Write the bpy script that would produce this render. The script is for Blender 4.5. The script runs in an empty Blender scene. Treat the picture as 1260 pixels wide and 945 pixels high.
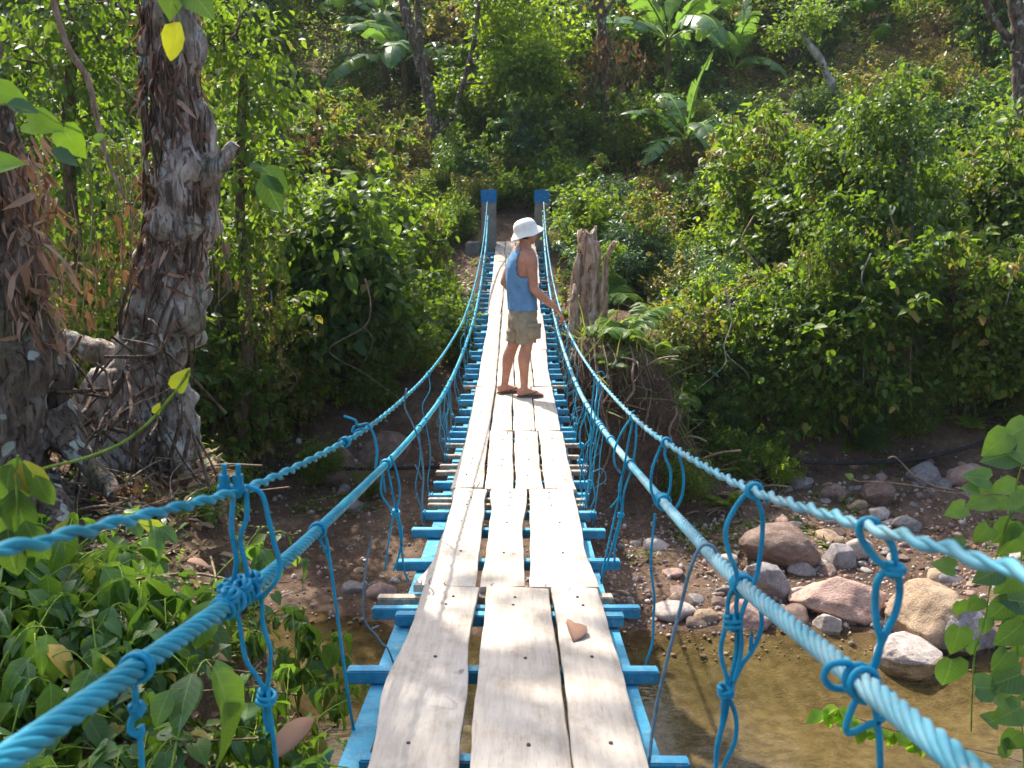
import bpy, bmesh, math, random
import numpy as np
from mathutils import Vector, Matrix
R = math.radians
sc = bpy.context.scene
COL = sc.collection
rng = np.random.default_rng(7)
random.seed(7)
PI = math.pi

# ------------------------------------------------------------------ camera geometry (used to find real positions)
f = 1225.; pitch = R(11.2); yaw = 7 / 1225.
cp, sp = math.cos(pitch), math.sin(pitch); cy_, sy_ = math.cos(yaw), math.sin(yaw)
CX, CZ = 0.045, 4.4
def ray(px, py):
    a = (px - 630) / f; b = (472.5 - py) / f
    return (-sy_*cp + a*cy_ - b*sy_*sp, cy_*cp + a*sy_ + b*cy_*sp, -sp + b*cp)
def onY(px, py, Y):
    r = ray(px, py); t = Y / r[1]; return np.array((CX + t*r[0], Y, CZ + t*r[2]))
def onX(px, py, X):
    r = ray(px, py); t = (X - CX) / r[0]; return np.array((X, t*r[1], CZ + t*r[2]))
def onZ(px, py, Z):
    r = ray(px, py); t = (Z - CZ) / r[2]; return np.array((CX + t*r[0], t*r[1], Z))
def proj(x, y, z):
    v = (x - CX, y, z - CZ)
    c = v[0]*-sy_*cp + v[1]*cy_*cp - v[2]*sp; a = v[0]*cy_ + v[1]*sy_; b = -v[0]*sy_*sp + v[1]*cy_*sp + v[2]*cp
    return 630 + f*a/c, 472.5 - f*b/c
def deckz(d): return CZ - (2.2 - .0097*(d - 10.3)**2)

cam_d = bpy.data.cameras.new('camera'); cam = bpy.data.objects.new('camera', cam_d); COL.objects.link(cam)
cam.location = (CX, 0, CZ); cam.rotation_euler = (PI/2 - pitch, 0, yaw)
cam_d.sensor_width = 36; cam_d.lens = 35; cam_d.clip_start = .05; cam_d.clip_end = 600
cam_d.dof.use_dof = True; cam_d.dof.focus_distance = 7.0; cam_d.dof.aperture_fstop = 6.3
sc.camera = cam

# ------------------------------------------------------------------ light
SUN_EL = 50.; sdir = Vector((-.50, .86, 0)).normalized()
sund = Vector((sdir.x*math.cos(R(SUN_EL)), sdir.y*math.cos(R(SUN_EL)), math.sin(R(SUN_EL))))
w = bpy.data.worlds.new('World'); sc.world = w; w.use_nodes = True
nt = w.node_tree; bg = nt.nodes['Background']; sky = nt.nodes.new('ShaderNodeTexSky'); sky.sky_type = 'NISHITA'
sky.sun_disc = False; sky.sun_elevation = R(SUN_EL); sky.sun_rotation = math.atan2(sund.x, sund.y)
sky.air_density = 1.0; sky.dust_density = 4.0
nt.links.new(sky.outputs[0], bg.inputs[0]); bg.inputs[1].default_value = .15
sl = bpy.data.lights.new('sun', 'SUN'); sl.energy = 4.0; sl.angle = R(.8); sl.color = (1, .93, .82)
so = bpy.data.objects.new('sun', sl); COL.objects.link(so); so.rotation_euler = sund.to_track_quat('Z', 'Y').to_euler()
sc.view_settings.view_transform = 'Standard'; sc.view_settings.look = 'None'
sc.view_settings.exposure = 1.30; sc.view_settings.gamma = 1
try:
    sc.cycles.max_bounces = 7; sc.cycles.diffuse_bounces = 3; sc.cycles.glossy_bounces = 2; sc.cycles.transmission_bounces = 4
    sc.cycles.transparent_max_bounces = 6; sc.cycles.caustics_reflective = False; sc.cycles.caustics_refractive = False
    sc.cycles.sample_clamp_indirect = 4; sc.cycles.use_denoising = True
except Exception: pass

# ------------------------------------------------------------------ materials
MATS = {}
def newmat(name):
    m = bpy.data.materials.new(name); m.use_nodes = True
    n = m.node_tree.nodes; l = m.node_tree.links
    return m, n, l, n['Principled BSDF'], n['Material Output']
def lin(c): return tuple(c) + (1,) if len(c) == 3 else c
def ramp(n, stops):
    r = n.new('ShaderNodeValToRGB'); e = r.color_ramp.elements
    while len(e) < len(stops): e.new(.5)
    for k, (p, c) in enumerate(stops): e[k].position = p; e[k].color = lin(c)
    return r
def noise(n, l, scale, detail=4, rough=.55, vec=None, dist=0):
    t = n.new('ShaderNodeTexNoise'); t.inputs['Scale'].default_value = scale; t.inputs['Detail'].default_value = detail
    t.inputs['Roughness'].default_value = rough; t.inputs['Distortion'].default_value = dist
    if vec is not None: l.new(vec, t.inputs['Vector'])
    return t
def mixc(n, l, fac, a, b, mode='MIX'):
    m = n.new('ShaderNodeMix'); m.data_type = 'RGBA'; m.blend_type = mode
    for s, v in ((0, fac), (6, a), (7, b)):
        if hasattr(v, 'links'): l.new(v, m.inputs[s])
        elif isinstance(v, (int, float)): m.inputs[s].default_value = v
        else: m.inputs[s].default_value = lin(v)
    return m.outputs[2]
def bump(n, l, h, strength, dist, p):
    b = n.new('ShaderNodeBump'); b.inputs['Strength'].default_value = strength; b.inputs['Distance'].default_value = dist
    l.new(h, b.inputs['Height']); l.new(b.outputs[0], p.inputs['Normal']); return b
def objvec(n, l, scale=(1, 1, 1), offs=True):
    tc = n.new('ShaderNodeTexCoord'); mp = n.new('ShaderNodeMapping'); l.new(tc.outputs['Object'], mp.inputs['Vector'])
    mp.inputs['Scale'].default_value = scale
    if offs:
        oi = n.new('ShaderNodeObjectInfo'); mu = n.new('ShaderNodeMath'); mu.operation = 'MULTIPLY'; mu.inputs[1].default_value = 37.
        l.new(oi.outputs['Random'], mu.inputs[0]); l.new(mu.outputs[0], mp.inputs['Location'])
    return mp.outputs[0]

def foliage(name, cols, trans=(.25, .42, .03), tf=.35, rough=.45, spec=.5, dead=None, ov=.25, veins=False):
    """leaf material: each leaf its own colour, light passes through the blade"""
    m, n, l, p, out = newmat(name)
    g = n.new('ShaderNodeNewGeometry')
    st = [(i / max(1, len(cols) - 1) * .93, c) for i, c in enumerate(cols)]
    if dead: st += [(.955, cols[-1]), (.965, dead)]
    r = ramp(n, st); l.new(g.outputs['Random Per Island'], r.inputs[0])
    oi = n.new('ShaderNodeObjectInfo'); hs = n.new('ShaderNodeHueSaturation')
    mr = n.new('ShaderNodeMapRange'); mr.inputs[3].default_value = 1 - ov; mr.inputs[4].default_value = 1 + ov; l.new(oi.outputs['Random'], mr.inputs[0])
    mh = n.new('ShaderNodeMapRange'); mh.inputs[3].default_value = .52; mh.inputs[4].default_value = .475; l.new(oi.outputs['Random'], mh.inputs[0])
    l.new(mr.outputs[0], hs.inputs['Value']); l.new(mh.outputs[0], hs.inputs['Hue']); l.new(r.outputs[0], hs.inputs['Color'])
    leafc = hs.outputs[0]
    if veins:
        at = n.new('ShaderNodeAttribute'); at.attribute_name = 'blade'; se = n.new('ShaderNodeSeparateXYZ'); l.new(at.outputs['Vector'], se.inputs[0])
        def mth(op, a, b=None):
            q = n.new('ShaderNodeMath'); q.operation = op
            for k_, v_ in enumerate((a, b)):
                if v_ is None: continue
                if isinstance(v_, (int, float)): q.inputs[k_].default_value = v_
                else: l.new(v_, q.inputs[k_])
            return q.outputs[0]
        ax = mth('ABSOLUTE', se.outputs[0]); mid = mth('LESS_THAN', ax, .016)
        sv = mth('FRACT', mth('MULTIPLY', mth('SUBTRACT', se.outputs[1], mth('MULTIPLY', ax, .8)), 7.5)); side = mth('MULTIPLY', mth('LESS_THAN', mth('ABSOLUTE', mth('SUBTRACT', sv, .5)), .055), .55)
        vn = mth('MAXIMUM', mid, side); leafc = mixc(n, l, mth('MULTIPLY', vn, .45), leafc, (.30, .42, .14))
        nn_ = noise(n, l, 22, 4, .6, None); rn_ = ramp(n, [(.35, (.72, .74, .7)), (.65, (1.15, 1.12, 1.1))]); tc_ = n.new('ShaderNodeTexCoord'); l.new(tc_.outputs['Object'], nn_.inputs['Vector']); l.new(nn_.outputs[0], rn_.inputs[0]); leafc = mixc(n, l, 1., leafc, rn_.outputs[0], 'MULTIPLY')
        bump(n, l, sv, .35, .003, p)
    l.new(leafc, p.inputs['Base Color']); p.inputs['Roughness'].default_value = rough; p.inputs['Specular IOR Level'].default_value = spec
    t = n.new('ShaderNodeBsdfTranslucent'); l.new(mixc(n, l, .62, leafc, trans), t.inputs[0])
    ms = n.new('ShaderNodeMixShader'); ms.inputs[0].default_value = tf; l.new(p.outputs[0], ms.inputs[1]); l.new(t.outputs[0], ms.inputs[2])
    l.new(ms.outputs[0], out.inputs[0]); return m

M = {}
M['leaf_mid'] = foliage('leaf_mid', [(.03, .075, .010), (.05, .115, .012), (.085, .15, .014), (.13, .17, .018)], trans=(.34, .54, .03), tf=.44, rough=.5, spec=.28, dead=(.3, .2, .05))
M['leaf_dark'] = foliage('leaf_dark', [(.016, .046, .011), (.026, .07, .014), (.045, .10, .016), (.08, .13, .02)], trans=(.28, .46, .015), tf=.38, rough=.45, spec=.32)
M['leaf_lime'] = foliage('leaf_lime', [(.06, .14, .012), (.09, .2, .014), (.14, .24, .016)], trans=(.5, .66, .02), tf=.55, rough=.5, spec=.35)
M['leaf_olive'] = foliage('leaf_olive', [(.06, .08, .018), (.09, .11, .02), (.13, .125, .03), (.16, .11, .035)], trans=(.46, .44, .05), tf=.42, dead=(.34, .18, .04))
M['leaf_blue'] = foliage('leaf_blue', [(.03, .08, .035), (.05, .12, .05), (.08, .16, .06)], trans=(.15, .32, .05), rough=.4)
M['leaf_dry'] = foliage('leaf_dry', [(.10, .055, .028), (.15, .09, .05), (.20, .115, .055), (.12, .09, .06)], trans=(.36, .17, .06), tf=.2, rough=.7, spec=.2)
M['litter'] = foliage('litter', [(.10, .055, .03), (.20, .12, .07), (.28, .18, .11), (.36, .26, .18)], trans=(.3, .15, .06), tf=.12, rough=.75, spec=.2)
M['leaf_near'] = foliage('leaf_near', [(.022, .075, .016), (.035, .11, .02), (.055, .15, .025), (.10, .2, .03)], trans=(.28, .5, .03), tf=.33, rough=.42, dead=(.4, .3, .05), veins=True)
M['leaf_sunny'] = foliage('leaf_sunny', [(.12, .3, .015), (.18, .38, .02), (.25, .42, .02)], trans=(.5, .8, .03), tf=.5, rough=.4, ov=.08, veins=True)
M['leaf_yellow'] = foliage('leaf_yellow', [(.55, .6, .02), (.6, .6, .02)], trans=(.8, .85, .03), tf=.5, ov=.05, veins=True)
M['leaf_vine'] = foliage('leaf_vine', [(.025, .085, .028), (.04, .12, .035), (.06, .17, .035), (.12, .25, .03)], trans=(.25, .5, .03), tf=.3, rough=.42, ov=.1, veins=True)
M['banana'] = foliage('banana', [(.05, .14, .03), (.08, .19, .05), (.11, .22, .07)], trans=(.35, .62, .05), tf=.38, rough=.36, ov=.15)
M['grass'] = foliage('grass', [(.05, .10, .02), (.09, .14, .025), (.15, .14, .05)], trans=(.4, .5, .05), tf=.35)
M['petal'] = foliage('petal', [(.8, .62, .02), (.85, .7, .05)], trans=(.9, .8, .05), tf=.3)

def bark(name, c1, c2, c3, lichen=0., sc_=6., bumpd=.03, zs=.35):
    m, n, l, p, out = newmat(name)
    v = objvec(n, l, (1, 1, zs)); a = noise(n, l, sc_, 8, .65, v, .6)
    r = ramp(n, [(.30, c1), (.5, c2), (.72, c3)]); l.new(a.outputs[0], r.inputs[0]); c = r.outputs[0]
    if lichen:
        v2 = objvec(n, l, (1, 1, .9)); b = noise(n, l, 8.5, 1.5, .4, v2, .1)
        r2 = ramp(n, [(.655 - .06*lichen, (0, 0, 0)), (.68 - .06*lichen, (1, 1, 1))]); l.new(b.outputs[0], r2.inputs[0])
        c = mixc(n, l, r2.outputs[0], c, (.36, .38, .33))
        b3 = noise(n, l, 2.4, 4, .6, v2, .2); r3 = ramp(n, [(.54, (0, 0, 0)), (.64, (1, 1, 1))]); l.new(b3.outputs[0], r3.inputs[0])
        ml = n.new('ShaderNodeMath'); ml.operation = 'MULTIPLY'; ml.inputs[1].default_value = .6; l.new(r3.outputs[0], ml.inputs[0])
        c = mixc(n, l, ml.outputs[0], c, (.075, .075, .025))
    vf = objvec(n, l, (1, 1, .14)); fz = noise(n, l, sc_*2.6, 5, .6, vf, .8); rf = ramp(n, [(.34, (.38, .35, .33)), (.46, (1, 1, 1))]); l.new(fz.outputs[0], rf.inputs[0]); c = mixc(n, l, .85, c, rf.outputs[0], 'MULTIPLY')
    l.new(c, p.inputs['Base Color']); p.inputs['Roughness'].default_value = .85; p.inputs['Specular IOR Level'].default_value = .2
    ad = n.new('ShaderNodeMath'); ad.operation = 'ADD'; l.new(a.outputs[0], ad.inputs[0]); l.new(rf.outputs[0], ad.inputs[1])
    bump(n, l, ad.outputs[0], .9, bumpd, p); return m
M['bark_grey'] = bark('bark_grey', (.09, .068, .054), (.33, .275, .235), (.66, .60, .55), .75, 9., .08, .45)
M['bark_brown'] = bark('bark_brown', (.035, .024, .018), (.13, .095, .072), (.30, .24, .2), .3, 10., .05, .5)
M['bark_pale'] = bark('bark_pale', (.2, .17, .14), (.4, .36, .31), (.6, .56, .5), .3)
M['stem'] = bark('stem', (.05, .035, .02), (.11, .08, .045), (.18, .14, .09), 0, 20, .004)
M['twig'] = bark('twig', (.12, .08, .05), (.24, .17, .11), (.38, .3, .22), 0, 30, .002)
M['green_stem'] = bark('green_stem', (.10, .16, .03), (.2, .3, .04), (.32, .42, .06), 0, 20, .001)
M['pseudostem'] = bark('pseudostem', (.05, .03, .02), (.13, .09, .04), (.16, .18, .06), 0, 8, .01)
M['root'] = bark('root', (.035, .022, .015), (.11, .07, .05), (.24, .17, .13), .2, 14, .02)
M['rotten'] = bark('rotten', (.14, .08, .05), (.36, .24, .165), (.62, .52, .42), 0, 9, .03)

def wood(name, c1, c2, c3):
    m, n, l, p, out = newmat(name)
    v = objvec(n, l, (14, .55, 8)); a = noise(n, l, 3.2, 7, .6, v, .35)
    v2 = objvec(n, l, (1, 1, 1)); b = noise(n, l, 2.6, 5, .6, v2)
    v3 = objvec(n, l, (90, 3.5, 30)); g = noise(n, l, 2.0, 3, .6, v3, .2)
    r = ramp(n, [(.25, c1), (.5, c2), (.75, c3)]); l.new(a.outputs[0], r.inputs[0])
    rb = ramp(n, [(.3, (.78, .76, .74)), (.6, (1.0, 1.0, 1.0))]); l.new(b.outputs[0], rb.inputs[0])
    c = mixc(n, l, 1., r.outputs[0], rb.outputs[0], 'MULTIPLY')
    rg = ramp(n, [(.26, (.42, .36, .32)), (.38, (1, 1, 1))]); l.new(g.outputs[0], rg.inputs[0])
    c = mixc(n, l, .45, c, rg.outputs[0], 'MULTIPLY')
    v4 = objvec(n, l, (5, 2.2, 5)); k = noise(n, l, 2.2, 2, .5, v4, .1); rk = ramp(n, [(.22, (.38, .3, .25)), (.29, (1, 1, 1))]); l.new(k.outputs[0], rk.inputs[0])
    c = mixc(n, l, .8, c, rk.outputs[0], 'MULTIPLY')
    v5 = objvec(n, l, (1, .5, 1)); dd = noise(n, l, 9, 6, .7, v5); rd = ramp(n, [(.50, (1, 1, 1)), (.68, (.66, .58, .5))]); l.new(dd.outputs[0], rd.inputs[0])
    c = mixc(n, l, .6, c, rd.outputs[0], 'MULTIPLY')
    l.new(c, p.inputs['Base Color']); p.inputs['Roughness'].default_value = .8; p.inputs['Specular IOR Level'].default_value = .2
    ad = n.new('ShaderNodeMath'); ad.operation = 'ADD'; l.new(a.outputs[0], ad.inputs[0]); l.new(g.outputs[0], ad.inputs[1])
    bump(n, l, ad.outputs[0], .45, .004, p); return m
M['plank'] = wood('plank', (.40, .345, .285), (.51, .455, .39), (.58, .525, .455))
M['wood_raw'] = wood('wood_raw', (.22, .18, .14), (.38, .33, .27), (.5, .44, .37))

def paint(name, base, worn, amt, sc_=5., rough=.45, under=(.35, .3, .25)):
    m, n, l, p, out = newmat(name)
    v = objvec(n, l); a = noise(n, l, sc_, 6, .65, v); b = noise(n, l, sc_*9, 4, .7, v)
    r = ramp(n, [(.5 - amt*.3, (0, 0, 0)), (.72, (1, 1, 1))]); l.new(a.outputs[0], r.inputs[0])
    c = mixc(n, l, r.outputs[0], base, worn)
    r2 = ramp(n, [(.66 - amt*.07, (0, 0, 0)), (.70 - amt*.07, (1, 1, 1))]); l.new(b.outputs[0], r2.inputs[0])
    c = mixc(n, l, r2.outputs[0], c, under)
    gq = noise(n, l, sc_*2.3, 5, .7, v); gr = ramp(n, [(.36, (.66, .64, .60)), (.54, (1, 1, 1))]); l.new(gq.outputs[0], gr.inputs[0]); c = mixc(n, l, .8, c, gr.outputs[0], 'MULTIPLY')
    l.new(c, p.inputs['Base Color']); p.inputs['Roughness'].default_value = rough; p.inputs['Specular IOR Level'].default_value = .25
    bump(n, l, b.outputs[0], .3, .002, p); return m
M['blue_beam'] = paint('blue_beam', (.006, .235, .44), (.09, .35, .50), .9, 5., .55)
M['blue_rope'] = paint('blue_rope', (.003, .235, .40), (.02, .31, .47), .5, 8., .5, (.04, .15, .25))
M['blue_cable'] = paint('blue_cable', (.003, .24, .36), (.05, .34, .44), .5, 2.6, .5, (.06, .22, .3))
M['blue_cable_pale'] = paint('blue_cable_pale', (.006, .26, .38), (.28, .45, .49), .8, 2.6, .5, (.3, .32, .32))
M['blue_dark'] = paint('blue_dark', (.003, .15, .42), (.01, .2, .46), .3, 4., .6)
M['rope_grey'] = paint('rope_grey', (.09, .16, .21), (.14, .26, .33), .5, 9., .6)
def concrete(name, a_, b_, sc_=5):
    m, n, l, p, out = newmat(name); v = objvec(n, l); a = noise(n, l, sc_, 8, .65, v)
    r = ramp(n, [(.3, a_), (.7, b_)]); l.new(a.outputs[0], r.inputs[0]); l.new(r.outputs[0], p.inputs['Base Color'])
    p.inputs['Roughness'].default_value = .9; bump(n, l, a.outputs[0], .5, .01, p); return m
M['concrete'] = concrete('concrete', (.13, .12, .115), (.26, .24, .22))
M['iron'] = concrete('iron', (.03, .025, .02), (.08, .05, .04), 30)
M['crack'] = concrete('crack', (.05, .035, .025), (.10, .07, .05), 30)
M['pipe'] = concrete('pipe', (.012, .012, .014), (.025, .025, .028), 12)

def rockmat(name, c1, c2, c3, sc_=3.):
    m, n, l, p, out = newmat(name); v = objvec(n, l); a = noise(n, l, sc_, 9, .68, v, .3); b = noise(n, l, sc_*7, 6, .7, v)
    r = ramp(n, [(.3, c1), (.5, c2), (.7, c3)]); l.new(a.outputs[0], r.inputs[0])
    r2 = ramp(n, [(.35, (.6, .56, .52)), (.55, (1, 1, 1)), (.75, (1.25, 1.22, 1.2))]); l.new(b.outputs[0], r2.inputs[0])
    c = mixc(n, l, .8, r.outputs[0], r2.outputs[0], 'MULTIPLY'); l.new(c, p.inputs['Base Color'])
    p.inputs['Roughness'].default_value = .8; p.inputs['Specular IOR Level'].default_value = .3
    ad = n.new('ShaderNodeMath'); ad.operation = 'ADD'; l.new(a.outputs[0], ad.inputs[0]); l.new(b.outputs[0], ad.inputs[1])
    bump(n, l, ad.outputs[0], .7, .03, p); return m
M['rock_grey'] = rockmat('rock_grey', (0.159, 0.146, 0.146), (0.293, 0.268, 0.262), (0.439, 0.403, 0.390))
M['rock_pink'] = rockmat('rock_pink', (0.305, 0.189, 0.152), (0.464, 0.311, 0.256), (0.561, 0.415, 0.354))
M['rock_tan'] = rockmat('rock_tan', (0.244, 0.183, 0.134), (0.439, 0.317, 0.207), (0.586, 0.439, 0.293))
M['rock_brown'] = rockmat('rock_brown', (0.110, 0.073, 0.055), (0.220, 0.152, 0.122), (0.342, 0.256, 0.213))
M['rock_pale'] = rockmat('rock_pale', (0.366, 0.305, 0.268), (0.549, 0.476, 0.427), (0.680, 0.634, 0.573))

# ground
def ground_mat():
    m, n, l, p, out = newmat('earth')
    tc = n.new('ShaderNodeTexCoord'); vec = tc.outputs['Object']
    a = noise(n, l, 1.1, 8, .6, vec); b = noise(n, l, 9, 8, .7, vec); c3 = noise(n, l, 45, 5, .7, vec)
    r = ramp(n, [(.3, (.08, .05, .033)), (.5, (.165, .108, .074)), (.7, (.27, .185, .13))]); l.new(a.outputs[0], r.inputs[0])
    rb = ramp(n, [(.3, (.45, .42, .4)), (.55, (1, 1, 1)), (.75, (1.5, 1.4, 1.35))]); l.new(b.outputs[0], rb.inputs[0])
    c = mixc(n, l, .9, r.outputs[0], rb.outputs[0], 'MULTIPLY')
    rc = ramp(n, [(.35, (.5, .5, .5)), (.6, (1.1, 1.1, 1.1)), (.72, (2.0, 1.8, 1.6))]); l.new(c3.outputs[0], rc.inputs[0])
    c = mixc(n, l, .7, c, rc.outputs[0], 'MULTIPLY')
    # sandy stream bed below the water line
    se = n.new('ShaderNodeSeparateXYZ'); l.new(vec, se.inputs[0])
    zr = ramp(n, [(.47, (1, 1, 1)), (.505, (0, 0, 0))])
    mr = n.new('ShaderNodeMapRange'); mr.inputs[1].default_value = -1; mr.inputs[2].default_value = 1; l.new(se.outputs[2], mr.inputs[0]); l.new(mr.outputs[0], zr.inputs[0])
    s = noise(n, l, 9, 3, .55, vec); s2 = noise(n, l, .9, 5, .6, vec, .5)
    sb = ramp(n, [(.32, (.14, .11, .055)), (.5, (.20, .155, .08)), (.72, (.27, .215, .125))]); l.new(s.outputs[0], sb.inputs[0])
    sb2 = ramp(n, [(.33, (.5, .5, .42)), (.6, (1, 1, 1))]); l.new(s2.outputs[0], sb2.inputs[0])
    cs = mixc(n, l, .8, sb.outputs[0], sb2.outputs[0], 'MULTIPLY')
    c = mixc(n, l, zr.outputs[0], c, cs)
    l.new(c, p.inputs['Base Color']); p.inputs['Roughness'].default_value = .95; p.inputs['Specular IOR Level'].default_value = .15
    ad = n.new('ShaderNodeMath'); ad.operation = 'ADD'; l.new(b.outputs[0], ad.inputs[0]); l.new(c3.outputs[0], ad.inputs[1])
    bump(n, l, ad.outputs[0], .8, .05, p); return m
M['earth'] = ground_mat()
def water_mat():
    m, n, l, p, out = newmat('water'); n.remove(p)
    tr = n.new('ShaderNodeBsdfTransparent'); tr.inputs[0].default_value = (.92, .88, .76, 1)
    gl = n.new('ShaderNodeBsdfGlossy'); gl.inputs['Roughness'].default_value = .06
    fr = n.new('ShaderNodeFresnel'); fr.inputs[0].default_value = 1.33
    tc = n.new('ShaderNodeTexCoord'); mp = n.new('ShaderNodeMapping'); mp.inputs['Scale'].default_value = (1, 2.2, 1); l.new(tc.outputs['Object'], mp.inputs[0])
    a = noise(n, l, 5, 3, .5, mp.outputs[0], .6); b = n.new('ShaderNodeBump'); b.inputs['Strength'].default_value = .12; b.inputs['Distance'].default_value = .03
    l.new(a.outputs[0], b.inputs['Height']); l.new(b.outputs[0], gl.inputs['Normal']); l.new(b.outputs[0], fr.inputs['Normal'])
    ms = n.new('ShaderNodeMixShader'); l.new(fr.outputs[0], ms.inputs[0]); l.new(tr.outputs[0], ms.inputs[1]); l.new(gl.outputs[0], ms.inputs[2])
    l.new(ms.outputs[0], out.inputs[0]); return m
M['water'] = water_mat()
def simple(name, col, rough=.7, sc_=30, var=.15, spec=.3, bd=.002):
    m, n, l, p, out = newmat(name); v = objvec(n, l); a = noise(n, l, sc_, 5, .6, v)
    r = ramp(n, [(.3, tuple(x*(1 - var) for x in col)), (.7, tuple(min(1, x*(1 + var)) for x in col))]); l.new(a.outputs[0], r.inputs[0])
    l.new(r.outputs[0], p.inputs['Base Color']); p.inputs['Roughness'].default_value = rough; p.inputs['Specular IOR Level'].default_value = spec
    bump(n, l, a.outputs[0], .3, bd, p); return m
M['skin'] = simple('skin', (.46, .215, .135), .5, 9, .2, .35)
M['skin'].node_tree.nodes['Principled BSDF'].inputs['Subsurface Weight'].default_value = .12
M['skin'].node_tree.nodes['Principled BSDF'].inputs['Subsurface Radius'].default_value = (.02, .008, .004)
M['hat'] = simple('hat', (.78, .77, .70), .85, 60, .05, .2)
M['tank'] = simple('tank', (.12, .25, .42), .85, 12, .22, .2, .006)
M['shorts'] = simple('shorts', (.30, .245, .165), .9, 12, .2, .15, .006)
M['sandal'] = simple('sandal', (.12, .085, .055), .7, 30, .2)
M['hair'] = simple('hair', (.05, .035, .028), .75, 80, .3)
M['dark'] = simple('dark', (.02, .015, .012), .4)
M['lip'] = simple('lip', (.3, .1, .075), .5)

# ------------------------------------------------------------------ mesh building
VEINED = ('leaf_near', 'leaf_vine', 'leaf_sunny', 'leaf_yellow')
class MB:
    def __init__(s): s.v = []; s.f = []; s.m = []; s.n = 0; s.b = {}
    def add(s, V, F, mi=0):
        V = np.asarray(V, float).reshape(-1, 3); F = np.asarray(F, int)
        s.v.append(V); s.f.append(F + s.n); s.m.append(np.full(len(F), mi, int)); s.n += len(V); return s
    def mesh(s, name, mats, smooth=True):
        V = np.concatenate(s.v); me = bpy.data.meshes.new(name)
        me.vertices.add(len(V)); me.vertices.foreach_set('co', V.astype(np.float32).ravel())
        lv = np.concatenate([F.ravel() for F in s.f]); tot = np.concatenate([np.full(len(F), F.shape[1]) for F in s.f])
        st = np.concatenate([[0], np.cumsum(tot)[:-1]])
        me.loops.add(len(lv)); me.loops.foreach_set('vertex_index', lv.astype(np.int32))
        me.polygons.add(len(tot)); me.polygons.foreach_set('loop_start', st.astype(np.int32)); me.polygons.foreach_set('loop_total', tot.astype(np.int32))
        me.polygons.foreach_set('material_index', np.concatenate(s.m).astype(np.int32))
        me.polygons.foreach_set('use_smooth', np.full(len(tot), smooth))
        for k in (mats if isinstance(mats, (list, tuple)) else [mats]): me.materials.append(M[k])
        me.update(calc_edges=True)
        if s.b and any(k in VEINED for k in (mats if isinstance(mats, (list, tuple)) else [mats])):
            B = np.concatenate([s.b.get(i, np.ones((len(v), 3))*.5) for i, v in enumerate(s.v)]); at = me.attributes.new('blade', 'FLOAT_VECTOR', 'POINT'); at.data.foreach_set('vector', B.astype(np.float32).ravel())
        return me
def link(name, me, parent=None):
    o = bpy.data.objects.new(name, me); COL.objects.link(o)
    if parent is not None: o.parent = parent
    return o
def tag(o, label=None, cat=None, group=None, kind=None):
    if label: o['label'] = label
    if cat: o['category'] = cat
    if group: o['group'] = group
    if kind: o['kind'] = kind
    return o
def empty(name, loc, label, cat, group=None):
    o = bpy.data.objects.new(name, None); COL.objects.link(o); o.location = loc; o.empty_display_size = .2
    return tag(o, label, cat, group)
def child(name, mb, mats, root, smooth=True):
    """mesh given in world coordinates, parented to a root with location only"""
    me = mb.mesh(name, mats, smooth) if isinstance(mb, MB) else mb
    par = root; off = Vector((0, 0, 0))
    while par is not None: off += par.location; par = par.parent
    me.transform(Matrix.Translation(-off)); return link(name, me, root)
def single(name, mb, mats, label, cat, group=None, kind=None, smooth=True, origin=None):
    me = mb.mesh(name, mats, smooth); o = link(name, me)
    if origin is not None: me.transform(Matrix.Translation(-Vector(origin))); o.location = origin
    return tag(o, label, cat, group, kind)

def vnoise(P, scale=1., seed=0):
    P = np.asarray(P, float)*scale + seed*17.13
    i = np.floor(P).astype(np.int64); fr = P - i; u = fr*fr*(3 - 2*fr); out = 0
    for dx in (0, 1):
        for dy in (0, 1):
            for dz in (0, 1):
                h = (i[..., 0] + dx)*374761393 + (i[..., 1] + dy)*668265263 + (i[..., 2] + dz)*2147483647
                h = (h ^ (h >> 13))*1274126177; h = (h ^ (h >> 16)) & 0xffff
                wgt = (u[..., 0] if dx else 1 - u[..., 0])*(u[..., 1] if dy else 1 - u[..., 1])*(u[..., 2] if dz else 1 - u[..., 2])
                out = out + wgt*(h/65535.)
    return out*2 - 1
def fbm(P, scale=1., seed=0, oct=4):
    P = np.asarray(P, float); s = 0; a = 1
    for k in range(oct): s = s + a*vnoise(P, scale*2**k, seed + k*3); a *= .5
    return s
def norm(v): return v/np.maximum(1e-9, np.linalg.norm(v, axis=-1, keepdims=True))

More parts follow.
